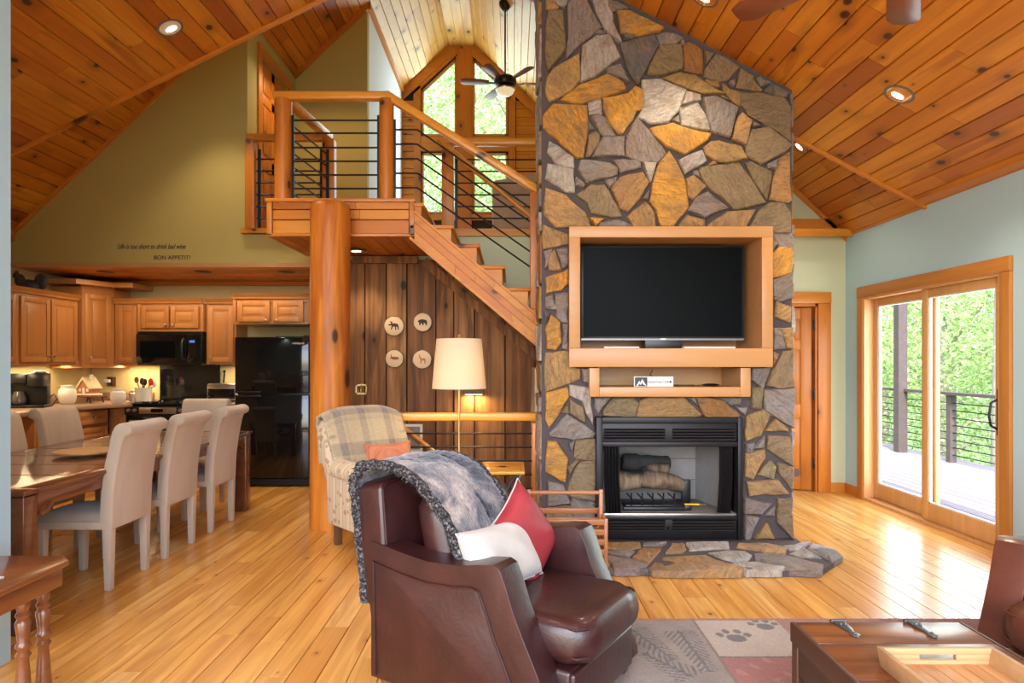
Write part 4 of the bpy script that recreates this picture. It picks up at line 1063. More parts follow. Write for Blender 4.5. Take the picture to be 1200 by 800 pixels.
# burner and logs
pb('burner_tray', gx(738), gx(811), FY+.12, FY+.30, zf, zf+.035, 'black'); pb('control_box', gx(734), gx(808), FY+.06, FY+.11, zf, zf+.03, 'black')
b = MB()
for k in range(5): x_ = gx(745+k*13); b.tube([(x_, FY+.12, zf+.03), (x_, FY+.12, zf+.13)], .006, 6); b.tube([(x_, FY+.12, zf+.085), (x_, FY+.32, zf+.085)], .006, 6)
b.build('grate', M['iron'], fp, world=True)
def logm(name, pts, rs, m, label):
    b = MB(); N = 14; path = []; rad = []
    rdl = random.Random(len(name)+int(pts[0][0]*1000))
    for i in range(N+1):
        f = i/N*(len(pts)-1); k = min(int(f), len(pts)-2); f -= k
        path.append(Vector(pts[k]).lerp(Vector(pts[k+1]), f)); rad.append((rs[k]*(1-f)+rs[k+1]*f)*rdl.uniform(.88, 1.12))
    b.tube(path, rad, 12); o = b.build('log', m, None, ang=50, subsurf=1); tag(o, label, 'log', None); return o
m, n, l, b_ = mat('charred_log'); v = coords(n, l, False, (6,1,1)); f = noise(n, l, v, 6, 6, .7); f2 = noise(n, l, coords(n, l, False, (1,1,1)), 5, 2)
r_ = ramp(n, [(.40, (.02,.017,.015)), (.56, (.24,.16,.10)), (.75, (.36,.26,.17))]); l.new(f2, r_.inputs[0]); r2 = ramp(n, [(.3, (.3,.3,.3)), (.6, (1,1,1))]); l.new(f, r2.inputs[0])
l.new(mixc(n, l, 1.0, r_.outputs[0], r2.outputs[0], 'MULTIPLY'), b_.inputs['Base Color']); b_.inputs['Roughness'].default_value = .9; bump(n, l, b_, f, .8, .01); M['charred'] = m
M['char'] = plain('black_char', (.022,.02,.02), .9, nscale=20, namt=.5, bumps=.9, bscale=50)
q = FY+.18
logm('a', [(gx(728), q, gz(571)), (gx(760), q, gz(568)), (gx(790), q+.02, gz(570)), (gx(812), q, gz(577))], [.085, .068, .072, .055], M['charred'], 'front ceramic gas log, scorched brown and black')
logm('bb', [(gx(738), q+.13, gz(549)), (gx(760), q+.13, gz(551)), (gx(800), q+.13, gz(551))], [.075, .07, .06], M['char'], 'rear blackened gas log lying behind the others')
logm('ccc', [(gx(762), q+.07, gz(562)), (gx(776), q+.05, gz(557)), (gx(795), q+.03, gz(556))], [.045, .055, .048], M['charred'], 'small gas log resting across the two larger ones')
b = MB(); b.cbox((gx(819), q+.14, zf+.1), (.07, .05, .2)); tag(b.build('pilot_box', M['black'], None, .004), 'small black box standing at the right in the firebox', 'box')
lt = thing('lighter', 'yellow long lighter lying in the firebox', 'lighter', (gx(817), FY+.09, zf))
b = MB(); b.tube([(gx(808), FY+.09, zf+.046), (gx(826), FY+.09, zf+.046)], .008, 8); b.build('handle', M['yellow'], lt, world=True)
b = MB(); b.tube([(gx(826), FY+.09, zf+.046), (gx(834), FY+.09, zf+.045)], .004, 6); b.build('nozzle', M['steel'], lt, world=True)
b = MB(); b.cbox((gx(812), FY+.09, zf+.018), (.05, .03, .036)); tag(b.build('valve_block', M['black'], None, .003), 'small black valve block under the yellow lighter', 'valve')

# ================================================================ kitchen
YKB = 8.25; YU = YKB-.33; XU = XL+.33
def cabinet(name, label, loc, rz, W, Dp, Hh, doors, crown=.06, knobz=None, group='wall cabinets', cat='cabinet', drawers=False, knob_in=True):
    """local: front at y=0 facing -y, x from 0 to W, z from 0"""
    t_ = thing(name, label, cat, loc, rz, group)
    b = MB(); b.box(0, W, .02, Dp, 0, Hh); b.build('body', M['cab'], t_, .002)
    fr = MB(); fr.box(0, .035, 0, .02, 0, Hh); fr.box(W-.035, W, 0, .02, 0, Hh); fr.box(.035, W-.035, 0, .02, 0, .03); fr.box(.035, W-.035, 0, .02, Hh-.04, Hh)
    fr.build('face_frame', M['cab'], t_, .002)
    if crown:
        c = MB(); c.prism([(0, Hh), (-.02, Hh), (-.025, Hh+.02), (-.06, Hh+crown), (0, Hh+crown)], -.0, W, 'x')
        c.build('crown_moulding', M['cab'], t_, smooth=False)
    for i, (x0, x1, z0, z1, kn) in enumerate(doors):
        s = .055; d = MB()
        d.box(x0, x0+s, -.02, 0, z0, z1); d.box(x1-s, x1, -.02, 0, z0, z1); d.box(x0+s, x1-s, -.02, 0, z0, z0+s); d.box(x0+s, x1-s, -.02, 0, z1-s, z1)
        o = d.build('drawer' if z1-z0 < .2 else 'door', M['cab'], t_, .003)
        p = MB()
        if z1-z0 > .2: p.box(x0+s-.001, x1-s+.001, -.012, -.002, z0+s-.001, z1-s+.001); p.box(x0+s+.03, x1-s-.03, -.018, -.006, z0+s+.03, z1-s-.03)
        else: p.box(x0+s-.001, x1-s+.001, -.016, -.002, z0+s-.001, z1-s+.001)
        p.build('panel', M['cab'], o, .005)
        if kn:
            kx, kz = kn; k = MB(); k.lathe([(.006, 0), (.006, .012), (.014, .018), (.013, .026), (.004, .03)], 10, M=Matrix.Translation((kx, -.02, kz)) @ Matrix.Rotation(R(90), 4, 'X')); k.build('knob', M['steel'], o)
    return t_
zb_, zt_ = 1.37, 2.10
# left wall uppers (faces +x)
Lw = .92
for i, (y0, lab) in enumerate(((6.60, 'double door wall cabinet on the left kitchen wall next to the tall corner cabinet'), (5.68, 'double door wall cabinet nearest the pale blue wall end'))):
    cabinet('wall_cabinet', lab, (XU, y0, zb_), R(90), Lw, .33, .73, [(.03, .45, .03, .70, (.42, .09)), (.47, .89, .03, .70, (.50, .09))])
# corner cabinet, diagonal
p0, p1 = Vector((XU, 7.56, 0)), Vector((-4.80, YU-.0, 0)); dv = p1-p0; Wc = dv.length; an = math.atan2(dv.y, dv.x)
cabinet('corner_cabinet', 'tall diagonal corner wall cabinet with one door and high crown', (p0.x, p0.y, 1.33), an, Wc, .30, .94, [(.05, Wc-.05, .05, .86, (.10, .12))], crown=.08)
b = MB(); b.prism([(XL+.01, 7.52), (XU+.02, 7.56), (-4.80, YU), (-4.78, YKB-.01), (XL+.01, YKB-.01)], 1.33, 2.27, 'z'); tag(b.build('corner_cabinet_carcass', M['cab'], None, smooth=False), 'side panels of the tall diagonal corner cabinet', 'cabinet')
b = MB(); b.prism([(XL+.01, 7.36), (XU+.06, 7.40), (-4.72, YU-.13), (-4.5, YU-.13), (-4.5, YKB-.01), (XL+.01, YKB-.01)], 2.285, 2.34, 'z'); tag(b.build('crown_shelf', M['cab'], None, smooth=False), 'dark wide crown shelf topping the corner cabinet', 'shelf')
def bx(px, Y=YU): return PX(px, Y)
cabinet('wall_cabinet', 'single door wall cabinet between the corner cabinet and the microwave', (-4.785, YU, zb_), 0, bx(163)-(-4.785), .33, .73, [(.04, bx(163)+4.785-.02, .03, .70, (bx(163)+4.785-.05, .08))])
xm0, xm1 = bx(163)+.002, bx(240)
cabinet('wall_cabinet', 'short double door wall cabinet above the microwave', (xm0, YU-.04, 1.765), 0, xm1-xm0, .37, .335, [(.05, (xm1-xm0)/2-.01, .04, .30, ((xm1-xm0)/2-.04, .075)), ((xm1-xm0)/2+.01, xm1-xm0-.05, .04, .30, ((xm1-xm0)/2+.04, .075))])
x2, x3 = bx(242), bx(277)
cabinet('wall_cabinet', 'narrow wall cabinet between the microwave and the refrigerator', (x2, YU, zb_), 0, x3-x2, .33, .73, [(.03, x3-x2-.03, .03, .70, (.06, .08))])
Yf = 7.62; x4, x5 = PX(273, Yf), PX(364, Yf)
cabinet('wall_cabinet', 'wide double door cabinet above the black refrigerator', (x4, Yf, PZ(380, Yf)), 0, x5-x4, .62, PZ(350, Yf)-PZ(380, Yf), [(.06, (x5-x4)/2-.02, .03, .27, ((x5-x4)/2-.06, .05)), ((x5-x4)/2+.02, x5-x4-.08, .03, .27, ((x5-x4)/2+.06, .05))])
# base units
XCf = XL+.61; YCf = YKB-.61
base_l = 'base cabinets under the counter'
cabinet('base_cabinet', 'base cabinet on the left kitchen wall with drawer behind the left dining chairs', (XCf, 6.45, .09), R(90), 1.18, .58, .79, [(.03, .57, .62, .76, (.3, .69)), (.61, 1.15, .62, .76, (.88, .69)), (.03, .57, .03, .58, (.52, .5)), (.61, 1.15, .03, .58, (.66, .5))], crown=0, group=base_l)
xr0 = PX(146, 7.60)
cabinet('base_cabinet', 'base cabinet between the corner and the black range', (XCf+.01, YCf, .09), 0, xr0-XCf-.02, .58, .79, [(.03, xr0-XCf-.05, .03, .76, (.08, .70))], crown=0, group=base_l)
xr1 = xr0+.76; xf0 = PX(275, 7.35)
cabinet('base_cabinet', 'base cabinet between the range and the refrigerator', (xr1+.01, YCf, .09), 0, xf0-xr1-.03, .58, .79, [(.03, xf0-xr1-.06, .03, .58, (.08, .5)), (.03, xf0-xr1-.06, .62, .76, (.2, .69))], crown=0, group=base_l)
b = MB(); b.prism([(XL, 5.6), (XCf+.03, 5.6), (XCf+.03, 7.2), (XCf+.30, YCf-.03), (xr0-.005, YCf-.03), (xr0-.005, YKB), (XL, YKB)], .88, .92, 'z')
ct = b.build('countertop', M['counter'], None, .006); tag(ct, 'brown laminate corner countertop left of the range', 'countertop')
b = MB(); b.box(XL, XL+.02, 5.6, YKB, .92, 1.02); b.box(XL+.02, xr0-.01, YKB-.02, YKB, .92, 1.02); o = b.build('backsplash_strip', M['counter'], ct, .003)
b = MB(); b.box(xr1+.005, xf0-.02, YCf-.03, YKB, .88, .92); b.box(xr1+.005, xf0-.02, YKB-.02, YKB, .92, 1.02); tag(b.build('countertop', M['counter'], None, .006), 'short piece of countertop between range and refrigerator', 'countertop')
# microwave
ym = YU-.07
mw = thing('microwave', 'black over range microwave under the short cabinet', 'microwave', (xm0, ym, 1.36))
W_ = xm1-xm0-.01
b = MB(); b.box(0, W_, .03, .38, 0, .40); b.build('body', M['black'], mw, .004)
b = MB(); b.box(0, W_*.77, 0, .03, .03, .37); dr = b.build('door', M['gloss'], mw, .004)
b = MB(); b.box(.05, W_*.60, -.002, 0, .09, .29); b.build('window', M['screen'], dr, 0)
b = MB(); b.tube([(W_*.73, 0, .07), (W_*.73, -.04, .11), (W_*.73, -.045, .2), (W_*.73, -.04, .28), (W_*.73, 0, .32)], .014, 10); b.build('handle', M['black'], dr)
b = MB(); b.box(W_*.775, W_, .0, .03, .03, .37); b.build('control_panel', M['gloss'], mw, .003)
b = MB(); [b.box(.02, W_-.02, .0+.005, .03, .372+.007*k, .375+.007*k) for k in range(4)]; b.build('vent_grille', M['black'], mw)
b = MB(); b.box(W_*.82, W_*.9, -.002, 0, .27, .30); b.build('display', plain('blue_display', (.03,.05,.12), .2, emit=(.1,.3,.9), estr=.6), mw)
# range
rg = thing('range', 'black and steel range behind the dining chairs', 'stove', (xr0, 7.60, 0))
b = MB(); b.box(0, .755, .03, .62, .02, .905); b.build('body', M['black'], rg, .004)
b = MB(); b.box(0, .755, 0, .62, .905, .925); [b.lathe([(.09, 0), (.09, .012), (.07, .012)], 20, (x_, y_, .925)) for x_, y_ in ((.2,.18),(.56,.18),(.2,.44),(.56,.44))]; b.build('cooktop', M['gloss'], rg)
b = MB(); b.prism([(0,.79),(0,.88),(.03,.905),(.03,.79)], 0, .755, 'x'); b.build('control_panel', M['black'], rg)
b = MB(); b.box(.17, .60, -.012, .004, .80, .875); b.build('steel_fascia', M['steel'], rg, .01)
b = MB(); b.box(.31, .45, -.016, -.010, .82, .86); b.build('clock', M['screen'], rg, .002)
for x_ in (.05, .12, .65, .72): b = MB(); b.lathe([(.022, 0), (.022, .02), (.016, .03)], 12, M=Matrix.Translation((x_, 0, .84)) @ Matrix.Rotation(R(90), 4, 'X')); b.build('knob', M['steel'], rg)
b = MB(); b.box(.02, .735, -.005, .03, .22, .76); d_ = b.build('oven_door', M['gloss'], rg, .005)
b = MB(); b.tube([(.08, -.045, .72), (.68, -.045, .72)], .013, 8); b.box(.08, .1, -.045, 0, .71, .73); b.box(.66, .68, -.045, 0, .71, .73); b.build('handle', M['steel'], d_)
b = MB(); b.box(PX(187, 8.22), PX(257, 8.22), 8.225, 8.249, .93, 1.36); tag(b.build('splash_panel', M['gloss']), 'glossy black splash panel on the wall behind the range', 'splash panel')
# refrigerator
fr_ = thing('refrigerator', 'tall black top freezer refrigerator beside the log post', 'refrigerator', (xf0, 7.35, 0))
Wf = PX(362, 7.35)-xf0
b = MB(); b.box(0, Wf, .06, .80, .02, 1.68); b.build('body', M['black'], fr_, .01)
b = MB(); b.box(0, Wf, 0, .055, 1.05, 1.68); d_ = b.build('freezer_door', M['gloss'], fr_, .012)
text('badge_lettering', 'whirlpool', 'white', fr_, (xf0+Wf-.12, 7.348, 1.60), .035); fr_.children[-1].name = 'badge_lettering'
b = MB(); b.box(0, Wf, 0, .055, .10, 1.035); d2 = b.build('main_door', M['gloss'], fr_, .012)
b = MB(); b.box(.03, .30, -.03, 0, 1.055, 1.075); b.build('handle', M['black'], d_, .006)
b = MB(); b.box(.03, .30, -.03, 0, 1.01, 1.032); b.build('handle', M['black'], d2, .006)
b = MB(); b.box(.0, Wf, .02, .06, 0.02, .09); [b.box(.02, Wf-.02, .012, .02, .03+.014*k, .036+.014*k) for k in range(4)]; b.build('toe_grille', M['black'], fr_)
b = MB(); b.box(Wf-.06, Wf-.0, .0, .08, 1.68, 1.70); b.box(Wf-.38, Wf-.02, .02, .04, 1.681, 1.69); b.build('hinge_cover', M['black'], fr_)
# toaster oven
to = thing('toaster_oven', 'small steel and black toaster oven on the counter beside the refrigerator', 'toaster oven', (PX(246, 7.95), 7.85, .92))
b = MB(); b.box(0, .36, .01, .30, .015, .22); b.build('body', M['steel'], to, .02)
b = MB(); b.box(.02, .34, -.004, .012, .04, .16); b.build('door', M['gloss'], to, .004)
b = MB(); b.tube([(.05, -.03, .165), (.31, -.03, .165)], .007, 8); b.build('handle', M['steel'], to)
# outlets
for i, (px, py, w_) in enumerate(((88, 445, .10), (131, 447, .11))):
    t_ = thing('wall_outlet', ('bronze outlet plate behind the left white jar', 'bronze outlet plate above the right white jar with a plug in it')[i], 'outlet', (PX(px, YKB), YKB-.008, PZ(py, YKB)))
    b = MB(); b.cbox((0, 0, 0), (w_, .012, .12)); b.build('plate', plain('bronze_plate', (.16,.08,.035), .4, .6), t_, .004)
    for z in (-.028, .028): b = MB(); b.cbox((0, -.008, z), (.03, .006, .035)); b.build('socket', M['black'], t_, .003)
    if i: b = MB(); b.cbox((-.03, -.035, .01), (.06, .05, .04)); b.build('plug', M['white'], t_, .006)
b = MB(); b.cbox((XL+.005, 6.95, 1.12), (.01, .09, .12)); tag(b.build('wall_outlet', M['ceramic'], None, .003), 'pale outlet plate on the left wall behind the coffee maker', 'outlet')
# counter things
cm = thing('coffee_maker', 'black twin coffee maker with a glass carafe on the corner counter', 'coffee maker', (-5.12, 6.95, .92), R(14))
b = MB(); b.box(-.19, .19, -.10, .12, 0, .03); b.box(-.19, .17, .02, .12, .03, .34); b.build('body', M['black'], cm, .012)
b = MB(); b.box(-.17, .02, -.09, .10, .25, .36); b.build('brew_head', M['black'], cm, .02); b = MB(); b.box(.03, .18, -.11, .10, .22, .37); b.build('brew_head', M['black'], cm, .02)
b = MB(); b.ball((.105, -.0, .372), (.065, .09, .018)); b.build('lid', M['steel'], cm)
b = MB(); b.lathe([(.05, .0), (.07, .02), (.072, .07), (.05, .12), (.045, .14)], 18, (-.07, -.03, .032)); cf_ = b.build('carafe', plain('dark_glass', (.10,.09,.09), .1, .3), cm)
b = MB(); b.tube([(-.13, -.05, .15), (-.17, -.07, .13), (-.17, -.07, .07), (-.135, -.055, .05)], .008, 8); b.build('handle', M['black'], cf_)
b = MB(); b.tube([(.18, .05, .10), (.23, .04, .14), (.25, .05, .08), (.20, .06, .01)], .006, 6); b.build('cord', M['black'], cm)
def jar(px, pyb, r, h, lab):
    Yj = (H-.92)*F/(pyb-VY)
    t_ = thing('jar', lab, 'jar', (PX(px, Yj), Yj, .92), group=None)
    b = MB(); b.lathe([(r*.6, 0), (r*.85, h*.15), (r, h*.5), (r*.9, h*.8), (r*.68, h*.9), (r*.68, h), (r*.60, h), (r*.58, h*.85)], 24); b.build('vessel', M['ceramic'], t_)
    b = MB(); b.lathe([(r*.7, h), (r*.72, h+.012), (r*.3, h+.018), (.01, h+.018)], 24); b.build('lid', M['ceramic'], t_)
jar(79, 473.5, .095, .20, 'white barrel shaped ceramic jar left of the gingerbread house'); jar(138.5, 473.0, .085, .165, 'smaller white ceramic jar right of the gingerbread house')
Yg = 7.75; gh = thing('serving_stand', 'small red brown wooden stand under the gingerbread house', 'stand', (PX(104, Yg), Yg, .92), R(-20))
b = MB(); b.cbox((0, 0, .075), (.36, .2, .02)); b.build('top', M['redwood'], gh, .004)
for sx in (-.14, .14): b = MB(); b.tube([(sx, -.08, 0), (sx*.8, -.08, .07)], .008, 6); b.tube([(sx, .08, 0), (sx*.8, .08, .07)], .008, 6); b.build('foot', M['iron'], gh)
g2 = thing('gingerbread_house', 'ceramic gingerbread cottage with snowy roof on the wooden stand', 'ornament', (PX(104, Yg), Yg, 1.006), R(-20))
b = MB(); b.cbox((0, 0, .012), (.26, .16, .024)); b.build('snow_base', M['ceramic'], g2, .01)
b = MB(); b.prism([(-.10, .02), (.10, .02), (.10, .10), (0, .20), (-.10, .10)], -.06, .06, 'y'); b.build('cottage', plain('gingerbread', (.42,.17,.06), .8, nscale=20, namt=.4), g2)
b = MB(); b.prism([(-.125, .085), (-.105, .075), (0, .195), (.105, .075), (.125, .085), (0, .222)], -.08, .08, 'y'); b.build('roof', plain('icing_roof', (.75,.55,.35), .7, nscale=25, namt=.5), g2)
b = MB(); b.cbox((.04, .0, .215), (.03, .03, .06)); b.build('chimney', M['ceramic'], g2)
for x_ in (-.06, .06): b = MB(); b.cbox((x_, -.062, .065), (.03, .008, .035)); b.build('window', M['ceramic'], g2)
b = MB(); b.cbox((0, -.062, .055), (.035, .01, .07)); b.build('door', M['white'], g2)
Yc = 7.86; cr_ = thing('utensil_crock', 'white crock on the counter holding cooking utensils', 'crock', (PX(171, Yc), Yc, .945))
cr_.location.x = xr0-.12 if False else PX(168, Yc); cr_.location.z = .925 if cr_.location.x > xr0 else .92
b = MB(); b.lathe([(.075, 0), (.085, .01), (.09, .16), (.094, .17), (.08, .17), (.07, .02)], 24); b.build('pot', M['ceramic'], cr_)
for i, (dx, dy, tl, r_, mm, lab) in enumerate(((-.06, .0, .30, .028, 'redwood', 'dark wooden spoon leaning left in the crock'), (-.02, .02, .28, .03, 'black', 'black spoon in the middle of the crock'), (.02, -.02, .27, .03, 'black', 'black spatula right of centre in the crock'), (.065, .0, .27, .032, 'red', 'red spoon leaning right in the crock'), (.085, .03, .24, .028, 'ceramic', 'pale spoon at the right edge of the crock'))):
    b = MB(); c0 = cr_.location; b.tube([(c0.x+dx*.3, c0.y+dy, c0.z+.03), (c0.x+dx*1.2, c0.y+dy, c0.z+tl*.8)], .007, 6); b.ball((c0.x+dx*1.35, c0.y+dy, c0.z+tl*.87), (r_, .01, r_*1.4)); tag(b.build('cooking_utensil', M[mm]), lab, 'utensil')
b = MB(); b.lathe([(.04, 0), (.045, .10), (.03, .11), (.03, .14), (.01, .15)], 14, (PX(156, 7.95), 7.95, .92)); tag(b.build('glass_jar', M['steel']), 'small steel topped jar left of the crock', 'jar')
b = MB(); b.tube([(PX(262, 8.2), 8.2, 1.14), (PX(263, 8.2), 8.2, 1.26)], .012, 8); b.ball((PX(263, 8.2), 8.2, 1.28), .018); tag(b.build('wall_hook', M['iron']), 'dark hook hanging on the wall between range and refrigerator', 'hook')
# rooster on the cabinet top
ro = thing('rooster_figure', 'dark speckled rooster figure on top of the left wall cabinet', 'figurine', (PX(34, 6.95), 6.95, zb_+.73))
b = MB(); b.ball((0, 0, .10), (.12, .07, .075)); b.ball((-.08, -.02, .16), (.05, .04, .07)); b.ball((-.11, -.03, .21), (.035, .03, .035)); b.ball((.11, .02, .15), (.07, .03, .09)); b.cbox((0, 0, .015), (.16, .1, .03)); b.build('body', plain('speckled_glaze', (.05,.05,.05), .5, nscale=40, namt=.9), ro, ang=60)
b = MB(); b.prism([(-.13, .235), (-.09, .235), (-.09, .265), (-.105, .25), (-.115, .268)], -.036, -.024, 'y'); b.build('comb', M['red'], ro)
# wall lettering
text('wall_lettering_script', 'Life is too short to drink bad wine', 'text', None, (PX(177.5, YK), YK-.002, PZ(291.5, YK)), .078, shear=.4, ext=.0015, sx=.66); tag(C.objects[-1], 'slanted black script on the kitchen wall reading life is too short to drink bad wine', 'lettering')
text('wall_lettering', 'BON APPETIT!', 'text', None, (PX(202, YK), YK-.002, PZ(304, YK)), .062, ext=.001); tag(C.objects[-1], 'black capitals on the kitchen wall reading bon appetit', 'lettering')

# ================================================================ dining table and chairs
dt = thing('dining_table', 'long dark wooden dining table with square legs', 'table', (-3.06, 4.8, 0))
TX0, TX1, TY0, TY1 = -3.66, -2.50, 3.36, 6.28
rd = random.Random(4)
b = MB(); b.box(TX0-.0, TX1, TY0, TY1, .705, .718); b.build('tabletop_base', M['cherry'], dt, .003, world=True)
b = MB(); w_ = .09; b.box(TX0-.015, TX1+.015, TY0-.015, TY0+w_, .72, .745); b.box(TX0-.015, TX1+.015, TY1-w_, TY1+.015, .72, .745); b.box(TX0-.015, TX0+w_, TY0+w_, TY1-w_, .72, .745); b.box(TX1-w_, TX1+.015, TY0+w_, TY1-w_, .72, .745); b.build('border_frame', M['cherry'], dt, .005, world=True)
tm = plank_mesh('plank_table', 'cherrytop', .02)
nX, nY = 3, 7
for i in range(nX):
    for j in range(nY):
        sx_, sy_ = (TX1-TX0-2*w_)/nX, (TY1-TY0-2*w_)/nY
        place(tm, 'tile', dt, (TX0+w_+i*sx_+.001+3.06, TY0+w_+j*sy_+.001-4.8, .718), (1,0,0), (0,1,0), (0,0,1), sx_-.002, sy_-.002, .026)
for y in (TY0+.01, TY1-.04): b = MB(); b.prism([(TX0+.03, .72), (TX0+.03, .60), (TX0+.15, .62), (TX0+.22, .645), (TX1-.22, .645), (TX1-.15, .62), (TX1-.03, .60), (TX1-.03, .72)], y, y+.03); b.build('apron', M['cherry'], dt, .003, world=True)
for x in (TX0+.01, TX1-.035): b = MB(); b.prism([(TY0+.03, .72), (TY0+.03, .58), (TY0+.14, .59), (TY0+.20, .635), (TY1-.20, .635), (TY1-.14, .59), (TY1-.03, .58), (TY1-.03, .72)], x, x+.025, 'x'); b.build('apron', M['cherry'], dt, .003, world=True)
for x in (TX0, TX1-.11):
    for y in (TY0, TY1-.11): b = MB(); b.box(x, x+.11, y, y+.11, 0, .72); b.build('leg', M['cherry'], dt, .006, world=True)
b = MB(); b.tube([(TX1+.002, TY0+.12, .60), (TX1+.012, TY0+.16, .615), (TX1+.005, TY0+.20, .65)], .012, 8); b.build('corner_carving', M['cherry'], dt, world=True)
tr = thing('lazy_susan', 'round pale wooden serving board on the dining table', 'serving board', (-3.03, 4.66, .745))
M['lsus'] = wood('turntable_wood', [(.58,.36,.18), (.52,.30,.13)], (.34,.17,.06), 'x', rough=.4, gmix=.5)
b = MB(); b.lathe([(.0, .018), (.19, .018), (.195, .026), (.19, .034), (.0, .034)], 40); b.build('board', M['lsus'], tr)
b = MB(); b.lathe([(.08, 0), (.08, .018)], 20); b.build('foot', M['lsus'], tr)

def make_dchair():
    t_ = thing('dining_chair', 'beige upholstered dining chair', 'chair', (0,0,0))
    W = .225
    for x in (-1, 1):
        for y in (-1, 1):
            cx_, cy_ = x*(W-.028), (-.20 if y < 0 else .215)
            b = MB(); s0, s1 = .020, .027
            b.add([(cx_-s0, cy_-s0, 0), (cx_+s0, cy_-s0, 0), (cx_+s0, cy_+s0, 0), (cx_-s0, cy_+s0, 0), (cx_-s1, cy_-s1, .40), (cx_+s1, cy_-s1, .40), (cx_+s1, cy_+s1, .40), (cx_-s1, cy_+s1, .40)], [(0,3,2,1),(4,5,6,7),(0,1,5,4),(1,2,6,5),(2,3,7,6),(3,0,4,7)])
            b.build('leg', M['parsons'], t_, .004)
    b = MB(); b.box(-W, W, -.235, .22, .375, .425); b.build('seat_rail', M['parsons'], t_, .008)
    b = MB(); b.grid(lambda u, v: (-W+2*W*u, -.245+.44*v, .427+.055*(1-(2*u-1)**6)*(1-(2*v-1)**6)**.5), 14, 14)
    b.grid(lambda u, v: (-W+2*W*u, -.245+.44*v, .425), 1, 1); b.build('seat', M['parsons'], t_, ang=60)
    pr = [(.165, .40), (.175, .60), (.20, .78), (.235, .93), (.245, .975), (.262, 1.01), (.295, 1.03), (.335, 1.028), (.365, 1.005), (.368, .975), (.350, .952), (.322, .948), (.305, .90), (.275, .75), (.255, .60), (.245, .37), (.17, .37)]
    b = MB(); b.prism(pr, -W, W, 'x'); b.build('backrest', M['parsons'], t_, .014, seg=3, ang=50)
    b = MB()
    for x in (-W-.001, W+.001): b.tube([(x, .318, .99), (x*1.0, .319, .991)], .002, 6)
    return t_
dc = make_dchair()
spots = [(-2.70, 4.25, R(-90), 'beige upholstered dining chair on the near right side of the table, closest to the camera'),
         (-2.70, 4.90, R(-90), 'beige upholstered dining chair in the middle of the right side of the table'),
         (-2.70, 5.62, R(-90), 'beige upholstered dining chair at the far right side, in front of the refrigerator'),
         (-3.50, 4.80, R(90), 'beige dining chair on the left side, partly cut by the pale blue wall end'),
         (-3.50, 5.46, R(90), 'beige dining chair on the left side in front of the coffee maker'),
         (-3.10, 6.37, R(0), 'beige dining chair at the far head of the table before the range')]
for i, (x, y, rz, lab) in enumerate(spots):
    o = dc if i == 0 else copy_tree(dc)
    o.location = (x, y, 0); o.rotation_euler = (0, 0, rz); o['label'] = lab; o['group'] = 'upholstered chairs around the dining table'

# ================================================================ side table bottom left
tx, ty = -2.05, 2.42
et = thing('gateleg_table', 'small mahogany side table with clipped corners and turned legs', 'table', (tx, ty, 0))
oc = lambda x0, x1, y0, y1, c: [(x0+c, y0), (x1-c, y0), (x1, y0+c), (x1, y1-c), (x1-c, y1), (x0+c, y1), (x0, y1-c), (x0, y0+c)]
b = MB(); b.prism(oc(-.35, .245, -.40, .33, .07), .575, .598, 'z'); b.build('tabletop', M['redwood'], et, .008, seg=3)
b = MB(); b.prism(oc(-.33, .225, -.38, .31, .06), .50, .575, 'z'); b.build('apron', M['redwood'], et, .003)
prof = [(.020, 0), (.026, .015), (.018, .03), (.022, .05), (.030, .09), (.024, .20), (.019, .26), (.027, .275), (.018, .29), (.027, .31), (.019, .325), (.023, .36), (.028, .40), (.019, .415), (.027, .43), (.018, .445), (.026, .465), (.022, .48), (.022, .50)]
for x, y in ((.16, .23), (.16, .12), (-.28, .22), (-.28, -.30), (.16, -.31)): b = MB(); b.lathe(prof, 16, (x, y, 0)); b.build('leg', M['redwood'], et)
mg = thing('magazine', 'white glossy magazine lying on the side table', 'magazine', (-2.10, 2.35, .598))
b = MB(); b.box(-.11, .18, -.12, .14, 0, .006, Matrix.Rotation(R(-8), 4, 'Z')); b.build('cover', M['paper'], mg, .002)
m, n, l, b_ = mat('magazine_print'); f = noise(n, l, coords(n, l, False, (3,9,1)), 3, 3); r_ = ramp(n, [(.4, (.72,.74,.76)), (.55, (.3,.33,.32)), (.7, (.6,.5,.4))]); l.new(f, r_.inputs[0]); l.new(r_.outputs[0], b_.inputs['Base Color'])
b = MB(); b.box(-.08, .10, -.03, .09, .006, .0065, Matrix.Rotation(R(-8), 4, 'Z')); b.build('printed_photo', m, mg)
b = MB(); b.box(-.13, .15, -.14, .12, 0, .008, Matrix.Translation((-2.08, 2.34, .6045)) @ Matrix.Rotation(R(-12), 4, 'Z')); 

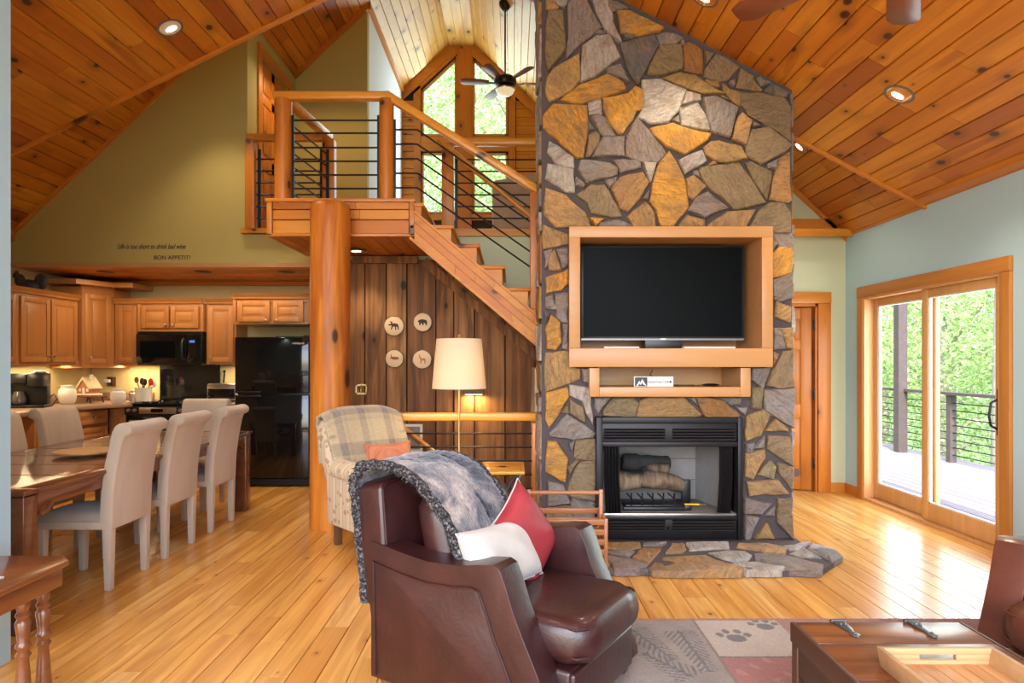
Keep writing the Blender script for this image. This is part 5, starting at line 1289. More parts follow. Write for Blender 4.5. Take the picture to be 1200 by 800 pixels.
# ================================================================ leather armchair (front)
def rbox(name, m, parent, x0, x1, y0, y1, z0, z1, bev=.03, crown=0, seg=4, Mx=None, n=(8, 8)):
    b = MB(); b.box(x0, x1, y0, y1, z0, z1, Mx); return b.build(name, m, parent, bev, seg=seg, ang=50)
def cushion(name, m, parent, c, d, Mx=None, puff=.5, p=4, seam=True):
    """superellipsoid-like pillow of size d centred at c"""
    b = MB(); nu, nv = 28, 18
    def fn(u, v):
        a = 2*PI*u; t = -PI/2+PI*v
        ca, sa = math.cos(a), math.sin(a)
        k = (abs(ca)**p+abs(sa)**p)**(-1/p)
        ct = max(0, math.cos(t))**(puff)
        return (c[0]+d[0]/2*k*ca*ct, c[1]+d[1]/2*k*sa*ct, c[2]+d[2]/2*math.sin(t))
    b.grid(fn, nu, nv, Mx); o = b.build(name, m, parent, ang=180)
    bm = bmesh.new(); bm.from_mesh(o.data); bmesh.ops.remove_doubles(bm, verts=bm.verts, dist=1e-4); bmesh.ops.recalc_face_normals(bm, faces=bm.faces); bm.to_mesh(o.data); bm.free()
    for q in o.data.polygons: q.use_smooth = True
    return o
def leather_chair(name, label, loc, rz, m):
    """local: facing -y, width along x; -x side is on the left seen from the front"""
    t_ = thing(name, label, 'armchair', loc, rz)
    hw = .40
    pth = [(.455, .655), (.38, .645), (.28, .630), (.15, .617), (.0, .626), (-.10, .645), (-.16, .652), (-.188, .640), (-.212, .59), (-.250, .485), (-.298, .39), (-.350, .29), (-.390, .19), (-.415, .12), (-.417, .09)]
    for s in (-1, 1):
        n_ = len(pth); q_ = []
        for y, z in pth: q_ += [(s*hw, y, z), (s*(hw-.13), y, z), (s*(hw-.13), y, .088), (s*hw, y, .088)]
        fs_ = [(4*k+j, 4*k+(j+1) % 4, 4*k+4+(j+1) % 4, 4*k+4+j) for k in range(n_-1) for j in range(4)] + [(0,1,2,3), (4*n_-4, 4*n_-3, 4*n_-2, 4*n_-1)]
        b = MB(); b.add(q_, fs_); a = b.build('arm', m, t_, .024, seg=4, ang=70)
        def off_(o_, k):
            y, z = pth[k]; a0, a1 = pth[max(0, k-1)], pth[min(n_-1, k+1)]; dy, dz = a1[0]-a0[0], a1[1]-a0[1]; L = math.hypot(dy, dz); return (y+(dz/L)*(-o_), z-(-dy/L)*o_) if False else (y-(dz/L)*o_, z-(-dy/L)*o_)
        for xx_ in (s*(hw-.006), s*(hw-.124)):
            b = MB(); b.tube([(xx_, *off_(.006, k)) for k in range(n_-2)], .0045, 6); b.build('piping', m, a)
        xo = s*(hw+.0035)
        ins = [(.43, .10), (.44, .575), (.38, .56), (.28, .545), (.15, .532), (.02, .54), (-.06, .552), (-.095, .545), (-.125, .48), (-.165, .38), (-.215, .28), (-.265, .18), (-.30, .10)]
        b = MB(); b.tube([(xo, y, z) for y, z in ins[:]], .0055, 6); b.build('piping', m, a)
        b = MB(); b.prism(ins, *sorted((xo-.012*s, xo-.002*s)), 'x'); b.build('side_panel', m, a, .003)
    b = MB(); b.box(-hw+.12, hw-.12, -.42, .40, .09, .27); b.build('seat_frame', m, t_, .015, seg=3)
    b = MB(); b.box(-hw+.12, hw-.12, -.44, -.41, .09, .265); b.build('front_rail', m, t_, .012, seg=3)
    # seat cushion
    o = cushion('seat_cushion', m, t_, (0, -.14, .365), (2*(hw-.12)+.005, .70, .185), puff=.15, p=14)
    b = MB(); w2, y0_, y1_ = hw-.128, -.468, .2
    for z in (.425, .318):
        b.tube([(-w2, y1_, z), (-w2+.005, y0_+.03, z), (-w2+.04, y0_, z), (w2-.04, y0_, z), (w2-.005, y0_+.03, z), (w2, y1_, z)], .005, 6)
    b.build('piping', m, o)
    # outer back, tilted
    Tb = Matrix.Translation((0, .385, .10)) @ Matrix.Rotation(R(-8), 4, 'X')
    b = MB(); b.prism([(-hw+.01, 0), (hw-.01, 0), (hw-.005, .55), (hw-.02, .78), (hw-.05, .80), (0, .825), (-hw+.05, .80), (-hw+.02, .78), (-hw+.005, .55)], -.075, .055, 'y', Tb)
    bk = b.build('backrest', m, t_, .026, seg=4, ang=40)
    b = MB()
    for yy in (-.076, .056): b.tube([Tb @ Vector((x, yy, z)) for x, z in [(-hw+.016, .3), (-hw+.018, .55), (-hw+.03, .77), (-hw+.06, .79), (0, .812), (hw-.06, .79), (hw-.03, .77), (hw-.018, .55), (hw-.016, .3)]], .005, 6)
    b.build('piping', m, bk)
    # loose back cushion
    Tc = Matrix.Translation((0, .235, .43)) @ Matrix.Rotation(R(-13), 4, 'X') 
    cushion('back_cushion', m, t_, (0, 0, .0), (.56, .43, .20), Matrix.Translation((0, .225, .655)) @ Matrix.Rotation(R(90-14), 4, 'X'), puff=.32, p=6)
    for x in (-1, 1):
        for y in (-.36, .40):
            b = MB(); cx_ = x*(hw-.06)
            b.add([(cx_-.022, y-.022, 0), (cx_+.022, y-.022, 0), (cx_+.022, y+.022, 0), (cx_-.022, y+.022, 0), (cx_-.034, y-.034, .095), (cx_+.034, y-.034, .095), (cx_+.034, y+.034, .095), (cx_-.034, y+.034, .095)], [(0,3,2,1),(4,5,6,7),(0,1,5,4),(1,2,6,5),(2,3,7,6),(3,0,4,7)])
            b.build('leg', M['cherry'], t_, .004)
    return t_
f_ang = R(-32)                       # facing direction in plan
CL = Vector((.005, 2.86, 0)); RZ = f_ang+R(90)
lc = leather_chair('leather_armchair', 'dark oxblood leather armchair with scooped arms on the near edge of the rug', tuple(CL), RZ, M['leather'])
lc2 = leather_chair('leather_armchair', 'brown leather armchair cut off by the right edge of the picture', (2.46, 2.60, 0), R(-58), M['leather2'])

ML = Matrix.Translation(CL) @ Matrix.Rotation(RZ, 4, 'Z')   # chair space -> world
# fur throw over the back
m, n, l, b_ = mat('fur_throw')
v = coords(n, l, False, (1,1,1)); f = noise(n, l, v, 5.0, 5, .65, .8); g = noise(n, l, coords(n, l, False, (60,60,14)), 2, 3)
r_ = ramp(n, [(.40, (.012,.016,.034)), (.46, (.05,.055,.085)), (.52, (.17,.15,.16)), (.62, (.40,.34,.31))]); l.new(f, r_.inputs[0]); r2 = ramp(n, [(.3, (.45,.45,.48)), (.6, (1,1,1))]); l.new(g, r2.inputs[0])
l.new(mixc(n, l, .8, r_.outputs[0], r2.outputs[0], 'MULTIPLY'), b_.inputs['Base Color']); b_.inputs['Roughness'].default_value = .95; b_.inputs['Sheen Weight'].default_value = .5; bump(n, l, b_, g, .8, .01)
M['fur'] = m
m, n, l, b_ = mat('fleece_back'); v = coords(n, l, False, (1,1,1)); g = noise(n, l, v, 90, 3, .6)
r_ = ramp(n, [(.44, (.008,.008,.012)), (.57, (.09,.085,.09)), (.70, (.32,.29,.27))]); l.new(g, r_.inputs[0]); l.new(r_.outputs[0], b_.inputs['Base Color']); b_.inputs['Roughness'].default_value = 1; bump(n, l, b_, g, 1, .015)
M['fleece'] = m
th = thing('fur_throw', 'grey brindled fur throw draped over the leather armchair back', 'throw', tuple(CL))
# path in chair space (y, z): outer back -> over the top -> down the cushion
pth = [(.500, .36), (.515, .50), (.535, .64), (.556, .78), (.566, .86), (.54, .918), (.46, .930), (.40, .925), (.335, .908), (.265, .875), (.192, .81), (.145, .745), (.105, .66), (.08, .58), (.06, .50), (.04, .468)]
def path_at(t):
    k = t*(len(pth)-1); i = min(int(k), len(pth)-2); f = k-i; return Vector(pth[i]).lerp(Vector(pth[i+1]), f)
rdt = random.Random(3)
def throw_fn(u, v, off=0):
    q = path_at(v); nv = .5 if v < .3 else 1
    # left edge (chair -x is... far) slants: strip shifts towards the near side at the back
    xc = -.15 + .075*max(0, v-.4)/.6; wd = .43
    x = xc + (u-.5)*wd
    wob = .012*math.sin(9*u+5*v)+.008*math.sin(17*u-9*v)
    y = q.x + (wob if v < .3 else -abs(wob)*.6); z = q.y + (abs(wob) if .3 < v < .8 else 0)
    fr_ = .010*(math.sin(70*u*3)*math.sin(60*v*3))
    return ML @ Vector((x, y-off*.6 if v > .45 else y+off*.8, z+off+fr_*.4)) 
b = MB(); b.grid(lambda u, v: throw_fn(u, v, .012), 40, 90); o = b.build('pelt', M['fur'], th, world=True, ang=180, solid=.03)
o.modifiers['solid'].offset = 1
# rolled fleece edge and shaggy hem
b = MB()
for uu in (0, 1): b.tube([throw_fn(uu, k/60, .026) for k in range(61)], [.022+.003*math.sin(k*1.9) for k in range(61)], 10)
o = b.build('rolled_edge', M['fleece'], th, world=True, ang=180)
b = MB()
for side in (0, 1):
    for k in range(2600):
        v = rdt.random(); u = side + rdt.uniform(-.02, .02); p_ = throw_fn(min(1, max(0, u)), v, .026)+Vector((rdt.uniform(-1, 1), rdt.uniform(-1, 1), rdt.uniform(-1, 1))).normalized()*.018
        d = Vector((rdt.uniform(-1, 1), rdt.uniform(-1, 1), rdt.uniform(-1.2, .4)))*.014 + (ML.to_3x3() @ Vector((1 if side else -1, 0, 0)))*.01
        s_ = Vector((rdt.uniform(-1, 1), rdt.uniform(-1, 1), rdt.uniform(-1, 1)))*.005
        b.add([p_-s_, p_+s_, p_+d], [(0,1,2)])
for k in range(700):
    u = rdt.random(); v = rdt.choice((0, 1)); p_ = throw_fn(u, v, .012+rdt.uniform(0, .028)); d = Vector((rdt.uniform(-1, 1), rdt.uniform(-1, 1), rdt.uniform(-1.6, 0)))*.015; s_ = Vector((rdt.uniform(-1, 1), rdt.uniform(-1, 1), 0))*.005
    b.add([p_-s_, p_+s_, p_+d], [(0,1,2)])
o = b.build('shaggy_hem', M['fleece'], th, world=True, smooth=False); o['kind'] = 'stuff'
# pillows on the leather chair
def pillow(name, label, cat, m, size, loc, rot, mat2=None):
    b = MB(); a_, c_, T = size[0]/2, size[1]/2, size[2]/2
    for sg in (-1, 1):
        def pf__(u, v, sg=sg):
            x, y = 2*u-1, 2*v-1; t = max(0, (1-abs(x)**3.2)*(1-abs(y)**3.2))**.55
            return (a_*x*(1-.09*(1-abs(x)**2)*0-.10*(1-y*y)*abs(x)**3+.0), c_*y*(1-.10*(1-x*x)*abs(y)**3), sg*(T*t+.004*math.sin(7*x+5*y)*t))
        b.grid(pf__, 26, 26)
    o = b.build(name, m, None, ang=180)
    bm = bmesh.new(); bm.from_mesh(o.data); bmesh.ops.remove_doubles(bm, verts=bm.verts, dist=2e-4); bmesh.ops.recalc_face_normals(bm, faces=bm.faces); bm.to_mesh(o.data); bm.free()
    o.matrix_world = loc @ rot; tag(o, label, cat)
    e_ = MB(); e_.tube([(a_*x*(1-.10*(1-y*y)*abs(x)**3), c_*y*(1-.10*(1-x*x)*abs(y)**3), 0) for x, y in [(-1+2*k/10, -1) for k in range(10)]+[(1, -1+2*k/10) for k in range(10)]+[(1-2*k/10, 1) for k in range(10)]+[(-1, 1-2*k/10) for k in range(10)]], .004, 6, closed=True)
    e_.build('piping', mat2 or m, o); return o
Lp = lambda x, y, z: ML @ Matrix.Translation((x, y, z))
EU = lambda a, b_, c: Matrix.Rotation(R(c), 4, 'Z') @ Matrix.Rotation(R(b_), 4, 'Y') @ Matrix.Rotation(R(a), 4, 'X')
pillow('lumbar_pillow', 'cream lumbar pillow in front of the red one on the leather armchair', 'pillow', M['cream'], (.50, .28, .15), Lp(-.105, -.01, .595), EU(60, 3, 3))
pillow('throw_pillow', 'crimson pillow with pale piping standing on the leather armchair', 'pillow', M['crimson'], (.37, .37, .14), Lp(.12, .02, .62), EU(72, 0, -6) @ Matrix.Rotation(R(32), 4, 'Z'), M['cream'])

# ================================================================ patterned wing chair with plaid blanket
m, n, l, b_ = mat('floral_stripe'); tc = n.new('ShaderNodeTexCoord'); sp = n.new('ShaderNodeSeparateXYZ'); l.new(tc.outputs['Object'], sp.inputs[0])
ad = n.new('ShaderNodeMath'); ad.operation = 'ADD'; l.new(sp.outputs[0], ad.inputs[0]); l.new(sp.outputs[1], ad.inputs[1])
mu = n.new('ShaderNodeMath'); mu.operation = 'MULTIPLY'; mu.inputs[1].default_value = 9.5; l.new(ad.outputs[0], mu.inputs[0]); fr2 = n.new('ShaderNodeMath'); fr2.operation = 'FRACT'; l.new(mu.outputs[0], fr2.inputs[0])
r_ = ramp(n, [(0, (.30,.20,.12)), (.05, (.62,.50,.34)), (.45, (.62,.50,.34)), (.5, (.34,.24,.15)), (.54, (.56,.44,.28)), (.95, (.56,.44,.28)), (1, (.30,.20,.12))]); l.new(fr2.outputs[0], r_.inputs[0])
vo = n.new('ShaderNodeTexVoronoi'); vo.inputs['Scale'].default_value = 16; l.new(tc.outputs['Object'], vo.inputs['Vector'])
r3 = ramp(n, [(0, (1,1,1)), (.28, (.8,.8,.8)), (.34, (0,0,0))]); l.new(vo.outputs['Distance'], r3.inputs[0]); r4 = ramp(n, [(.45, (.30,.10,.06)), (.6, (.25,.22,.12))]); l.new(vo.outputs['Color'], r4.inputs[0])
mm_ = n.new('ShaderNodeMath'); mm_.operation = 'MULTIPLY'; mm_.inputs[1].default_value = .75; l.new(r3.outputs[0], mm_.inputs[0])
l.new(mixc(n, l, mm_.outputs[0], r_.outputs[0], r4.outputs[0]), b_.inputs['Base Color']); b_.inputs['Roughness'].default_value = .9; b_.inputs['Sheen Weight'].default_value = .2
M['floral'] = m
wc_loc = (-.88, 5.02, 0); wc_rz = R(-47)+R(90)
wc = thing('upholstered_armchair', 'floral striped armchair with a plaid blanket, beside the log post', 'armchair', wc_loc, wc_rz)
hw = .37
prof = [(.40, .16), (.42, .55), (.30, .63), (.10, .62), (-.15, .61), (-.30, .60), (-.36, .55), (-.35, .48), (-.33, .30), (-.34, .16)]
for s in (-1, 1):
    x0, x1 = sorted((s*hw, s*(hw-.10))); b = MB(); b.prism(prof, x0, x1, 'x'); a = b.build('arm', M['floral'], wc, .02, seg=3, ang=45)
    b = MB(); b.tube([(s*(hw-.045), .32, .59), (s*(hw-.045), .1, .585), (s*(hw-.045), -.15, .58), (s*(hw-.045), -.34, .565)], [.075, .078, .08, .078], 14); b.build('arm_roll', M['floral'], a, ang=60)
b = MB(); b.box(-hw+.02, hw-.02, -.34, .40, .16, .34); b.build('base', M['floral'], wc, .015)
cushion('seat_cushion', M['floral'], wc, (0, -.10, .41), (.56, .60, .16), puff=.3, p=8)
Tb = Matrix.Translation((0, .34, .30)) @ Matrix.Rotation(R(-17), 4, 'X')
b = MB(); b.prism([(-.33, 0), (.33, 0), (.375, .35), (.385, .55), (.36, .66), (.28, .715), (0, .735), (-.28, .715), (-.36, .66), (-.385, .55), (-.375, .35)], -.08, .07, 'y', Tb); b.build('backrest', M['floral'], wc, .045, seg=5, ang=50)
for x in (-.31, .31):
    for y in (-.30, .34): b = MB(); b.cbox((x, y, .08), (.05, .05, .16)); b.build('leg', plain('walnut_leg', (.12,.06,.03), .4), wc, .004)
MW = Matrix.Translation(wc_loc) @ Matrix.Rotation(wc_rz, 4, 'Z')
bl = thing('plaid_blanket', 'tan and grey plaid blanket folded over the floral armchair back', 'blanket', wc_loc)
pw_ = [(.105, .35), (.10, .50), (.10, .62), (.095, .70), (.05, .762), (-.03, .762), (-.095, .715), (-.115, .60), (-.125, .45), (-.13, .30), (-.13, .18)]
def pwa(t):
    k = t*(len(pw_)-1); i = min(int(k), len(pw_)-2); return Vector(pw_[i]).lerp(Vector(pw_[i+1]), k-i)
def bfn(u, v):
    q = pwa(v); x = -.36+.70*u + .015*math.sin(7*v); dz = -.055*abs(2*u-1)**3*(1 if .25 < v < .75 else 0)
    if u < .12 and .3 < v: dz -= 0
    return MW @ Tb @ Vector((x, q.x+.006*math.sin(13*u+3*v)*(1 if v < .3 else 1), q.y+dz-.0))
NU, NV = 36, 50
b = MB(); b.grid(bfn, NU, NV); o = b.build('folded_cloth', M['plaid'], bl, world=True, ang=180, solid=.02)
o.modifiers['solid'].offset = 0
uvl = o.data.uv_layers.new(name='UV'); vids = [None]*len(o.data.vertices)
for lp_ in o.data.loops: i = lp_.vertex_index; uvl.data[lp_.index].uv = ((i//(NV+1))/NU, (i % (NV+1))/NV)
pillow('throw_pillow', 'rose and rust woven pillow on the floral armchair', 'pillow', M['rose'], (.40, .34, .14), MW @ Matrix.Translation((-.015, .06, .62)), EU(72, 0, -4))

# ================================================================ floor lamp, tray table, log rack
YLp = 5.28; xl = PX(538, YLp)
fl_ = thing('floor_lamp', 'brass floor lamp with a cream drum shade before the barn wood wall', 'lamp', (xl, YLp, 0))
b = MB(); b.lathe([(.14, 0), (.14, .012), (.03, .02), (.012, .03)], 24); b.build('base', M['brass'], fl_)
b = MB(); b.tube([(0,0,.02), (0,0,.75)], .012, 10); b.tube([(0,0,.75), (0,0,1.22)], .009, 10); b.build('pole', M['brass'], fl_)
zs0, zs1 = PZ(455, YLp), PZ(397, YLp)
b = MB(); b.lathe([(.217, zs0), (.182, zs1), (.180, zs1), (.215, zs0)], 40); sh = b.build('shade', M['shade'], fl_, ang=60)
sh.data.polygons[-1].use_smooth = False
bm = bmesh.new(); bm.from_mesh(sh.data); bmesh.ops.delete(bm, geom=[f for f in bm.faces if len(f.verts) > 4], context='FACES'); bm.to_mesh(sh.data); bm.free()
b = MB(); b.tube([(0,0,1.2), (0,0,zs1-.005)], .005, 6); [b.tube([(0,0,zs1-.01), (.18*math.cos(a), .18*math.sin(a), zs1-.004)], .0025, 5) for a in (0, 2.1, 4.2)]; b.build('harp', M['brass'], fl_)
b = MB(); b.lathe([(.006, 0), (.012, .01), (.008, .02), (.013, .03), (.002, .04)], 12, (0,0,zs1)); b.build('finial', M['brass'], fl_)
b = MB(); b.ball((0, 0, (zs0+zs1)/2-.02), (.032, .032, .045)); b.build('bulb', M['bulb'], fl_)
ld = bpy.data.lights.new('lamp_light', 'POINT'); ld.energy = 11; ld.color = (1, .74, .42); ld.shadow_soft_size = .05
lo_ = bpy.data.objects.new('lamp_light', ld); C.objects.link(lo_); lo_.location = (xl, YLp, (zs0+zs1)/2-.10)
# tray table
tt = thing('tray_table', 'small yellow wooden folding tray table with black crossed legs', 'side table', (PX(590, 4.9), 4.92, 0))
b = MB(); b.box(-.165, .155, -.24, .24, .60, .622); o = b.build('tabletop', M['yellow'] if False else wood('honey_tray', [(.62,.31,.03), (.55,.26,.025)], (.40,.16,.015), 'x', rough=.25, gmix=.4), tt, .004)
M['inlay'] = plain('inlay', (.35,.18,.07), .4)
b = MB()
for x0, x1, y0, y1 in ((-.145, .135, -.215, -.21), (-.145, .135, .21, .215), (-.145, -.14, -.215, .215), (.13, .135, -.215, .215)): b.box(x0, x1, y0, y1, .622, .6228)
b.lathe([(.03, 0), (.045, .0007), (.055, .0)], 24, (-.005, 0, .6222)); b.build('inlay', M['inlay'], o, smooth=False)
for y in (-.19, .19):
    b = MB(); b.bar((-.13, y, .6), (.17, y, 0.01), .028, .02); b.build('leg', M['black'], tt, .003)
    b = MB(); b.bar((.13, y+(.022 if y > 0 else -.022), .6), (-.17, y+(.022 if y > 0 else -.022), 0.01), .028, .02); b.build('leg', M['black'], tt, .003)
b = MB(); b.bar((.14, -.19, .07), (.14, .19, .07), .02); b.bar((-.14, -.2, .07), (-.14, .2, .07), .02); b.build('stretcher', M['black'], tt, .002)
# rack with dowel handle
YRk = 4.12; rk = thing('firewood_rack', 'open slatted wooden rack with dowel handle beside the fireplace', 'rack', (PX(662, YRk), YRk, 0))
W = (PX(706, YRk)-PX(618, YRk))/2; zh_ = PZ(577, YRk)
M['rackm'] = M['rack']
for x in (-W+.01, W-.01): b = MB(); b.box(x-.012, x+.012, -.012, .012, 0, zh_+.02); b.build('upright', M['rack'], rk, .004)
b = MB(); b.tube([(-W, 0, zh_), (W, 0, zh_)], .013, 12); b.build('handle', M['rack'], rk)
for k in range(7):
    z = .06+.06*k
    for y in (-.15, .15): b = MB(); b.box(-W, W, y-.008, y+.008, z, z+.035); b.build('slat', M['rack'], rk, .003)
    for x in (-W, W): b = MB(); b.box(x-.008, x+.008, -.158, .158, z, z+.035); b.build('end_slat', M['rack'], rk, .003)
b = MB(); b.box(-W, W, -.15, .15, .03, .045); b.build('bottom', M['rack'], rk)
for x in (-W, W):
    for y in (-.15, .15): b = MB(); b.cbox((x, y, .23), (.022, .022, .46)); b.build('corner_post', M['rack'], rk, .003)

# ================================================================ wall things on the barn wood
def barn_y(): return YK-.09
yb_ = barn_y()
M['slice'] = wood('slice_wood', [(.72,.52,.30), (.66,.46,.26)], (.55,.34,.16), 'x', rough=.6, gmix=.3)
M['bark'] = plain('bark', (.16,.10,.06), .95, nscale=25, namt=.6, bumps=.8)
sil = {
 'moose': [(-.9,.2),(-.75,.35),(-.5,.3),(-.45,.5),(-.7,.75),(-.3,.7),(-.2,.4),(.1,.45),(.6,.35),(.75,.1),(.8,-.6),(.65,-.6),(.55,-.15),(.35,-.1),(.4,-.65),(.25,-.65),(.15,-.1),(-.15,-.1),(-.35,-.6),(-.5,-.55),(-.35,0),(-.45,.1),(-.7,.05)],
 'bear': [(-.85,.05),(-.7,.3),(-.5,.4),(-.2,.5),(.3,.45),(.65,.35),(.8,.0),(.75,-.5),(.5,-.5),(.5,-.2),(.2,-.15),(.2,-.5),(-.05,-.5),(-.1,-.15),(-.3,-.2),(-.35,-.5),(-.6,-.5),(-.55,-.05)],
 'elk': [(-.8,.1),(-.55,.3),(-.7,.7),(-.5,.65),(-.45,.35),(-.1,.3),(.4,.3),(.75,.2),(.8,-.1),(.5,-.15),(.1,-.2),(-.3,-.15),(-.5,.0)],
 'deer': [(-.6,.3),(-.45,.5),(-.6,.85),(-.4,.8),(-.3,.5),(-.15,.2),(.4,.2),(.6,0),(.55,-.7),(.4,-.7),(.35,-.2),(-.05,-.2),(-.15,-.7),(-.3,-.7),(-.3,-.05),(-.4,.25)]}
for nm, px, py, r_, c in (('moose', 462, 382, .105, (.05,.02,.012)), ('bear', 495.5, 377.5, .098, (.03,.015,.01)), ('elk', 462.5, 420, .096, (.28,.07,.03)), ('deer', 495, 421, .10, (.42,.17,.08))):
    t_ = thing('wood_slice_plaque', 'round bark edged wood slice with a %s silhouette on the barn wood wall' % nm, 'plaque', (PX(px, yb_), yb_, PZ(py, yb_)), group='four wood slice plaques')
    rr = random.Random(px); pts = [(r_*(.92+.05*rr.random())*math.cos(2*PI*k/24), r_*(.92+.05*rr.random())*math.sin(2*PI*k/24)) for k in range(24)]
    b = MB(); b.prism(pts, -.022, .0); b.build('slice', M['slice'], t_, .002)
    b = MB(); b.prism([(x*1.09*(1+.04*rr.uniform(-1,1)), z*1.09*(1+.04*rr.uniform(-1,1))) for x, z in pts], -.018, .0); b.build('bark', M['bark'], t_)
    b = MB(); b.prism([(x*r_*.62, z*r_*.62) for x, z in sil[nm]], -.0245, -.0215); b.build('silhouette', plain(nm+'_paint', c, .7), t_, smooth=False)
sc_ = thing('wall_sconce', 'small flat bronze sconce glowing behind the floor lamp', 'sconce', (PX(556, yb_), yb_, PZ(459, yb_)))
b = MB(); b.box(-.12, .11, -.10, 0, -.02, .02); b.build('shade_plate', plain('bronze_sconce', (.10,.065,.03), .5, .5), sc_, .003); b = MB(); b.box(-.09, .08, -.09, -.01, -.026, -.021); b.build('diffuser', plain('sconce_glow', (1,.8,.5), .5, emit=(1,.66,.25), estr=9), sc_)
ld = bpy.data.lights.new('sconce_light', 'AREA'); ld.shape = 'RECTANGLE'; ld.size = .15; ld.size_y = .05; ld.energy = 5; ld.color = (1, .68, .3)
lo_ = bpy.data.objects.new('sconce_light', ld); C.objects.link(lo_); lo_.location = (PX(556, yb_), yb_-.05, PZ(459, yb_)-.04)
ho = thing('key_hook', 'small brass hook plate on the barn wood wall', 'hook', (PX(423.5, yb_), yb_, PZ(456, yb_)))
b = MB(); [b.box(x0, x1, -.008, 0, z0, z1) for x0, x1, z0, z1 in ((-.06,.06,.035,.055),(-.06,.06,-.055,-.035),(-.06,-.045,-.055,.055),(.045,.06,-.055,.055))]; b.tube([(0,-.01,.04),(0,-.03,.01),(.0,-.03,-.03),(-.025,-.03,-.03),(-.03,-.02,0)], .007, 8); b.build('plate', M['brass'], ho)
pv = thing('picture_frame', 'pale framed picture low on the barn wood wall', 'picture frame', (PX(483, yb_), yb_, PZ(513, yb_)))
b = MB(); [b.box(x0, x1, -.02, 0, z0, z1) for x0, x1, z0, z1 in ((-.11,.11,.12,.145),(-.11,.11,-.145,-.12),(-.11,-.085,-.12,.12),(.085,.11,-.12,.12))]; b.build('frame', M['ceramic'], pv)
b = MB(); b.box(-.085, .085, -.008, -.004, -.12, .12); b.build('print', plain('grey_print', (.28,.26,.22), .7, nscale=14, namt=.5), pv)

# ================================================================ trunk, tray, rug
tk = thing('trunk_table', 'wooden plank trunk used as a coffee table with iron hinges', 'trunk', (1.34, 1.85, 0))
X0, X1, Y0_, Y1_ = 1.03, 1.645, 1.20, 2.42; zt = .45
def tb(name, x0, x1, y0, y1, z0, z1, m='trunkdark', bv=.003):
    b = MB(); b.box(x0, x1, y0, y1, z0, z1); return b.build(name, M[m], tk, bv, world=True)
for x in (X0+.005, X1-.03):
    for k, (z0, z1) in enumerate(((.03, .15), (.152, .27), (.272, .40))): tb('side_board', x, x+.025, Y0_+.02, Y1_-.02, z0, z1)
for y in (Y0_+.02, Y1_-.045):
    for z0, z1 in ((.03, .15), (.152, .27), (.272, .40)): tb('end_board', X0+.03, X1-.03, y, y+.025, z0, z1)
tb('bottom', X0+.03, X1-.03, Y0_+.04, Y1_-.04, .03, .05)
yy = [Y1_, Y1_-.185, Y1_-.44, Y1_-.70, Y1_-.96, Y0_]
for k in range(5): tb('lid_board', X0+.012, X1-.0, yy[k+1]+.002, yy[k]-.001, zt-.045, zt, 'trunk', .004)
b = MB(); b.box(X0-.006, X0+.011, Y0_, Y1_, zt-.07, zt+.001); b.box(X1+.0, X1+.012, Y0_, Y1_, zt-.07, zt+.001); b.build('lid_edge', M['trunkdark'], tk, .003, world=True)
b = MB()
for x in (X0-.0, X1-.04):
    for y in (Y0_+.0, Y1_-.045): b.box(x, x+.045, y, y+.045, 0, .40)
b.build('corner_post', M['trunkdark'], tk, .003, world=True)
for x in (1.03+.17, 1.03+.44):
    b = MB(); q = [(x-.022, Y1_-.002), (x+.022, Y1_-.002), (x+.018, Y1_-.07), (x+.009, Y1_-.10), (x+.018, Y1_-.125), (x, Y1_-.15), (x-.018, Y1_-.125), (x-.009, Y1_-.10), (x-.018, Y1_-.07)]
    b.prism(q, zt, zt+.006, 'z'); hg = b.build('strap_hinge', M['hinge'], tk, .002, world=True); 
    b = MB(); b.tube([(x-.025, Y1_+.002, zt+.002), (x+.025, Y1_+.002, zt+.002)], .008, 8); b.build('hinge_pin', M['hinge'], tk, world=True)
    for dx, y_ in ((0, Y1_-.12), (-.008, Y1_-.04), (.008, Y1_-.04)): b = MB(); b.ball((x+dx, y_, zt+.008), .006, 8, 5); b.build('rivet', M['hinge'], tk, world=True)
b = MB(); b.box(X0-.004, X0+.005, 2.02, 2.20, .285, .305); b.tube([(X0-.012, 2.03, .295), (X0-.03, 2.06, .28), (X0-.032, 2.11, .275), (X0-.03, 2.16, .28), (X0-.012, 2.19, .295)], .007, 8); b.build('side_handle', M['hinge'], tk, world=True)
ty_ = thing('serving_tray', 'slatted wooden serving tray with cut handles on the trunk', 'tray', (1.325, 1.68, zt))
a0, a1, c0, c1 = -.16, .165, -.46, .375
for k in range(7):
    w_ = (a1-a0)/7; b = MB(); b.box(a0+k*w_+.001, a0+(k+1)*w_-.001, c0, c1, .004, .016); b.build('slat', M['tray'], ty_, .001)
M['trayrim'] = wood('tray_rim', [(.60,.38,.19), (.54,.33,.15)], (.34,.19,.09), 'x', rough=.5, gmix=.5)
for s, x in ((-1, a0), (1, a1)):
    b = MB(); b.prism([(x-.008, .0), (x+.008, 0), (x+.008+.012*s, .065), (x-.008+.012*s, .065)], c0-.01, c1+.01, 'y'); b.build('rim', M['trayrim'], ty_, .002)
for y in (c0, c1):
    b = MB(); b.box(a0, a1, y-.008, y+.008, 0, .028); b.box(a0, -.055, y-.008, y+.008, .028, .046); b.box(.06, a1, y-.008, y+.008, .028, .046); b.box(a0-.008, a1+.008, y-.008, y+.008, .046, .065); b.build('handle_end', M['trayrim'], ty_, .002)
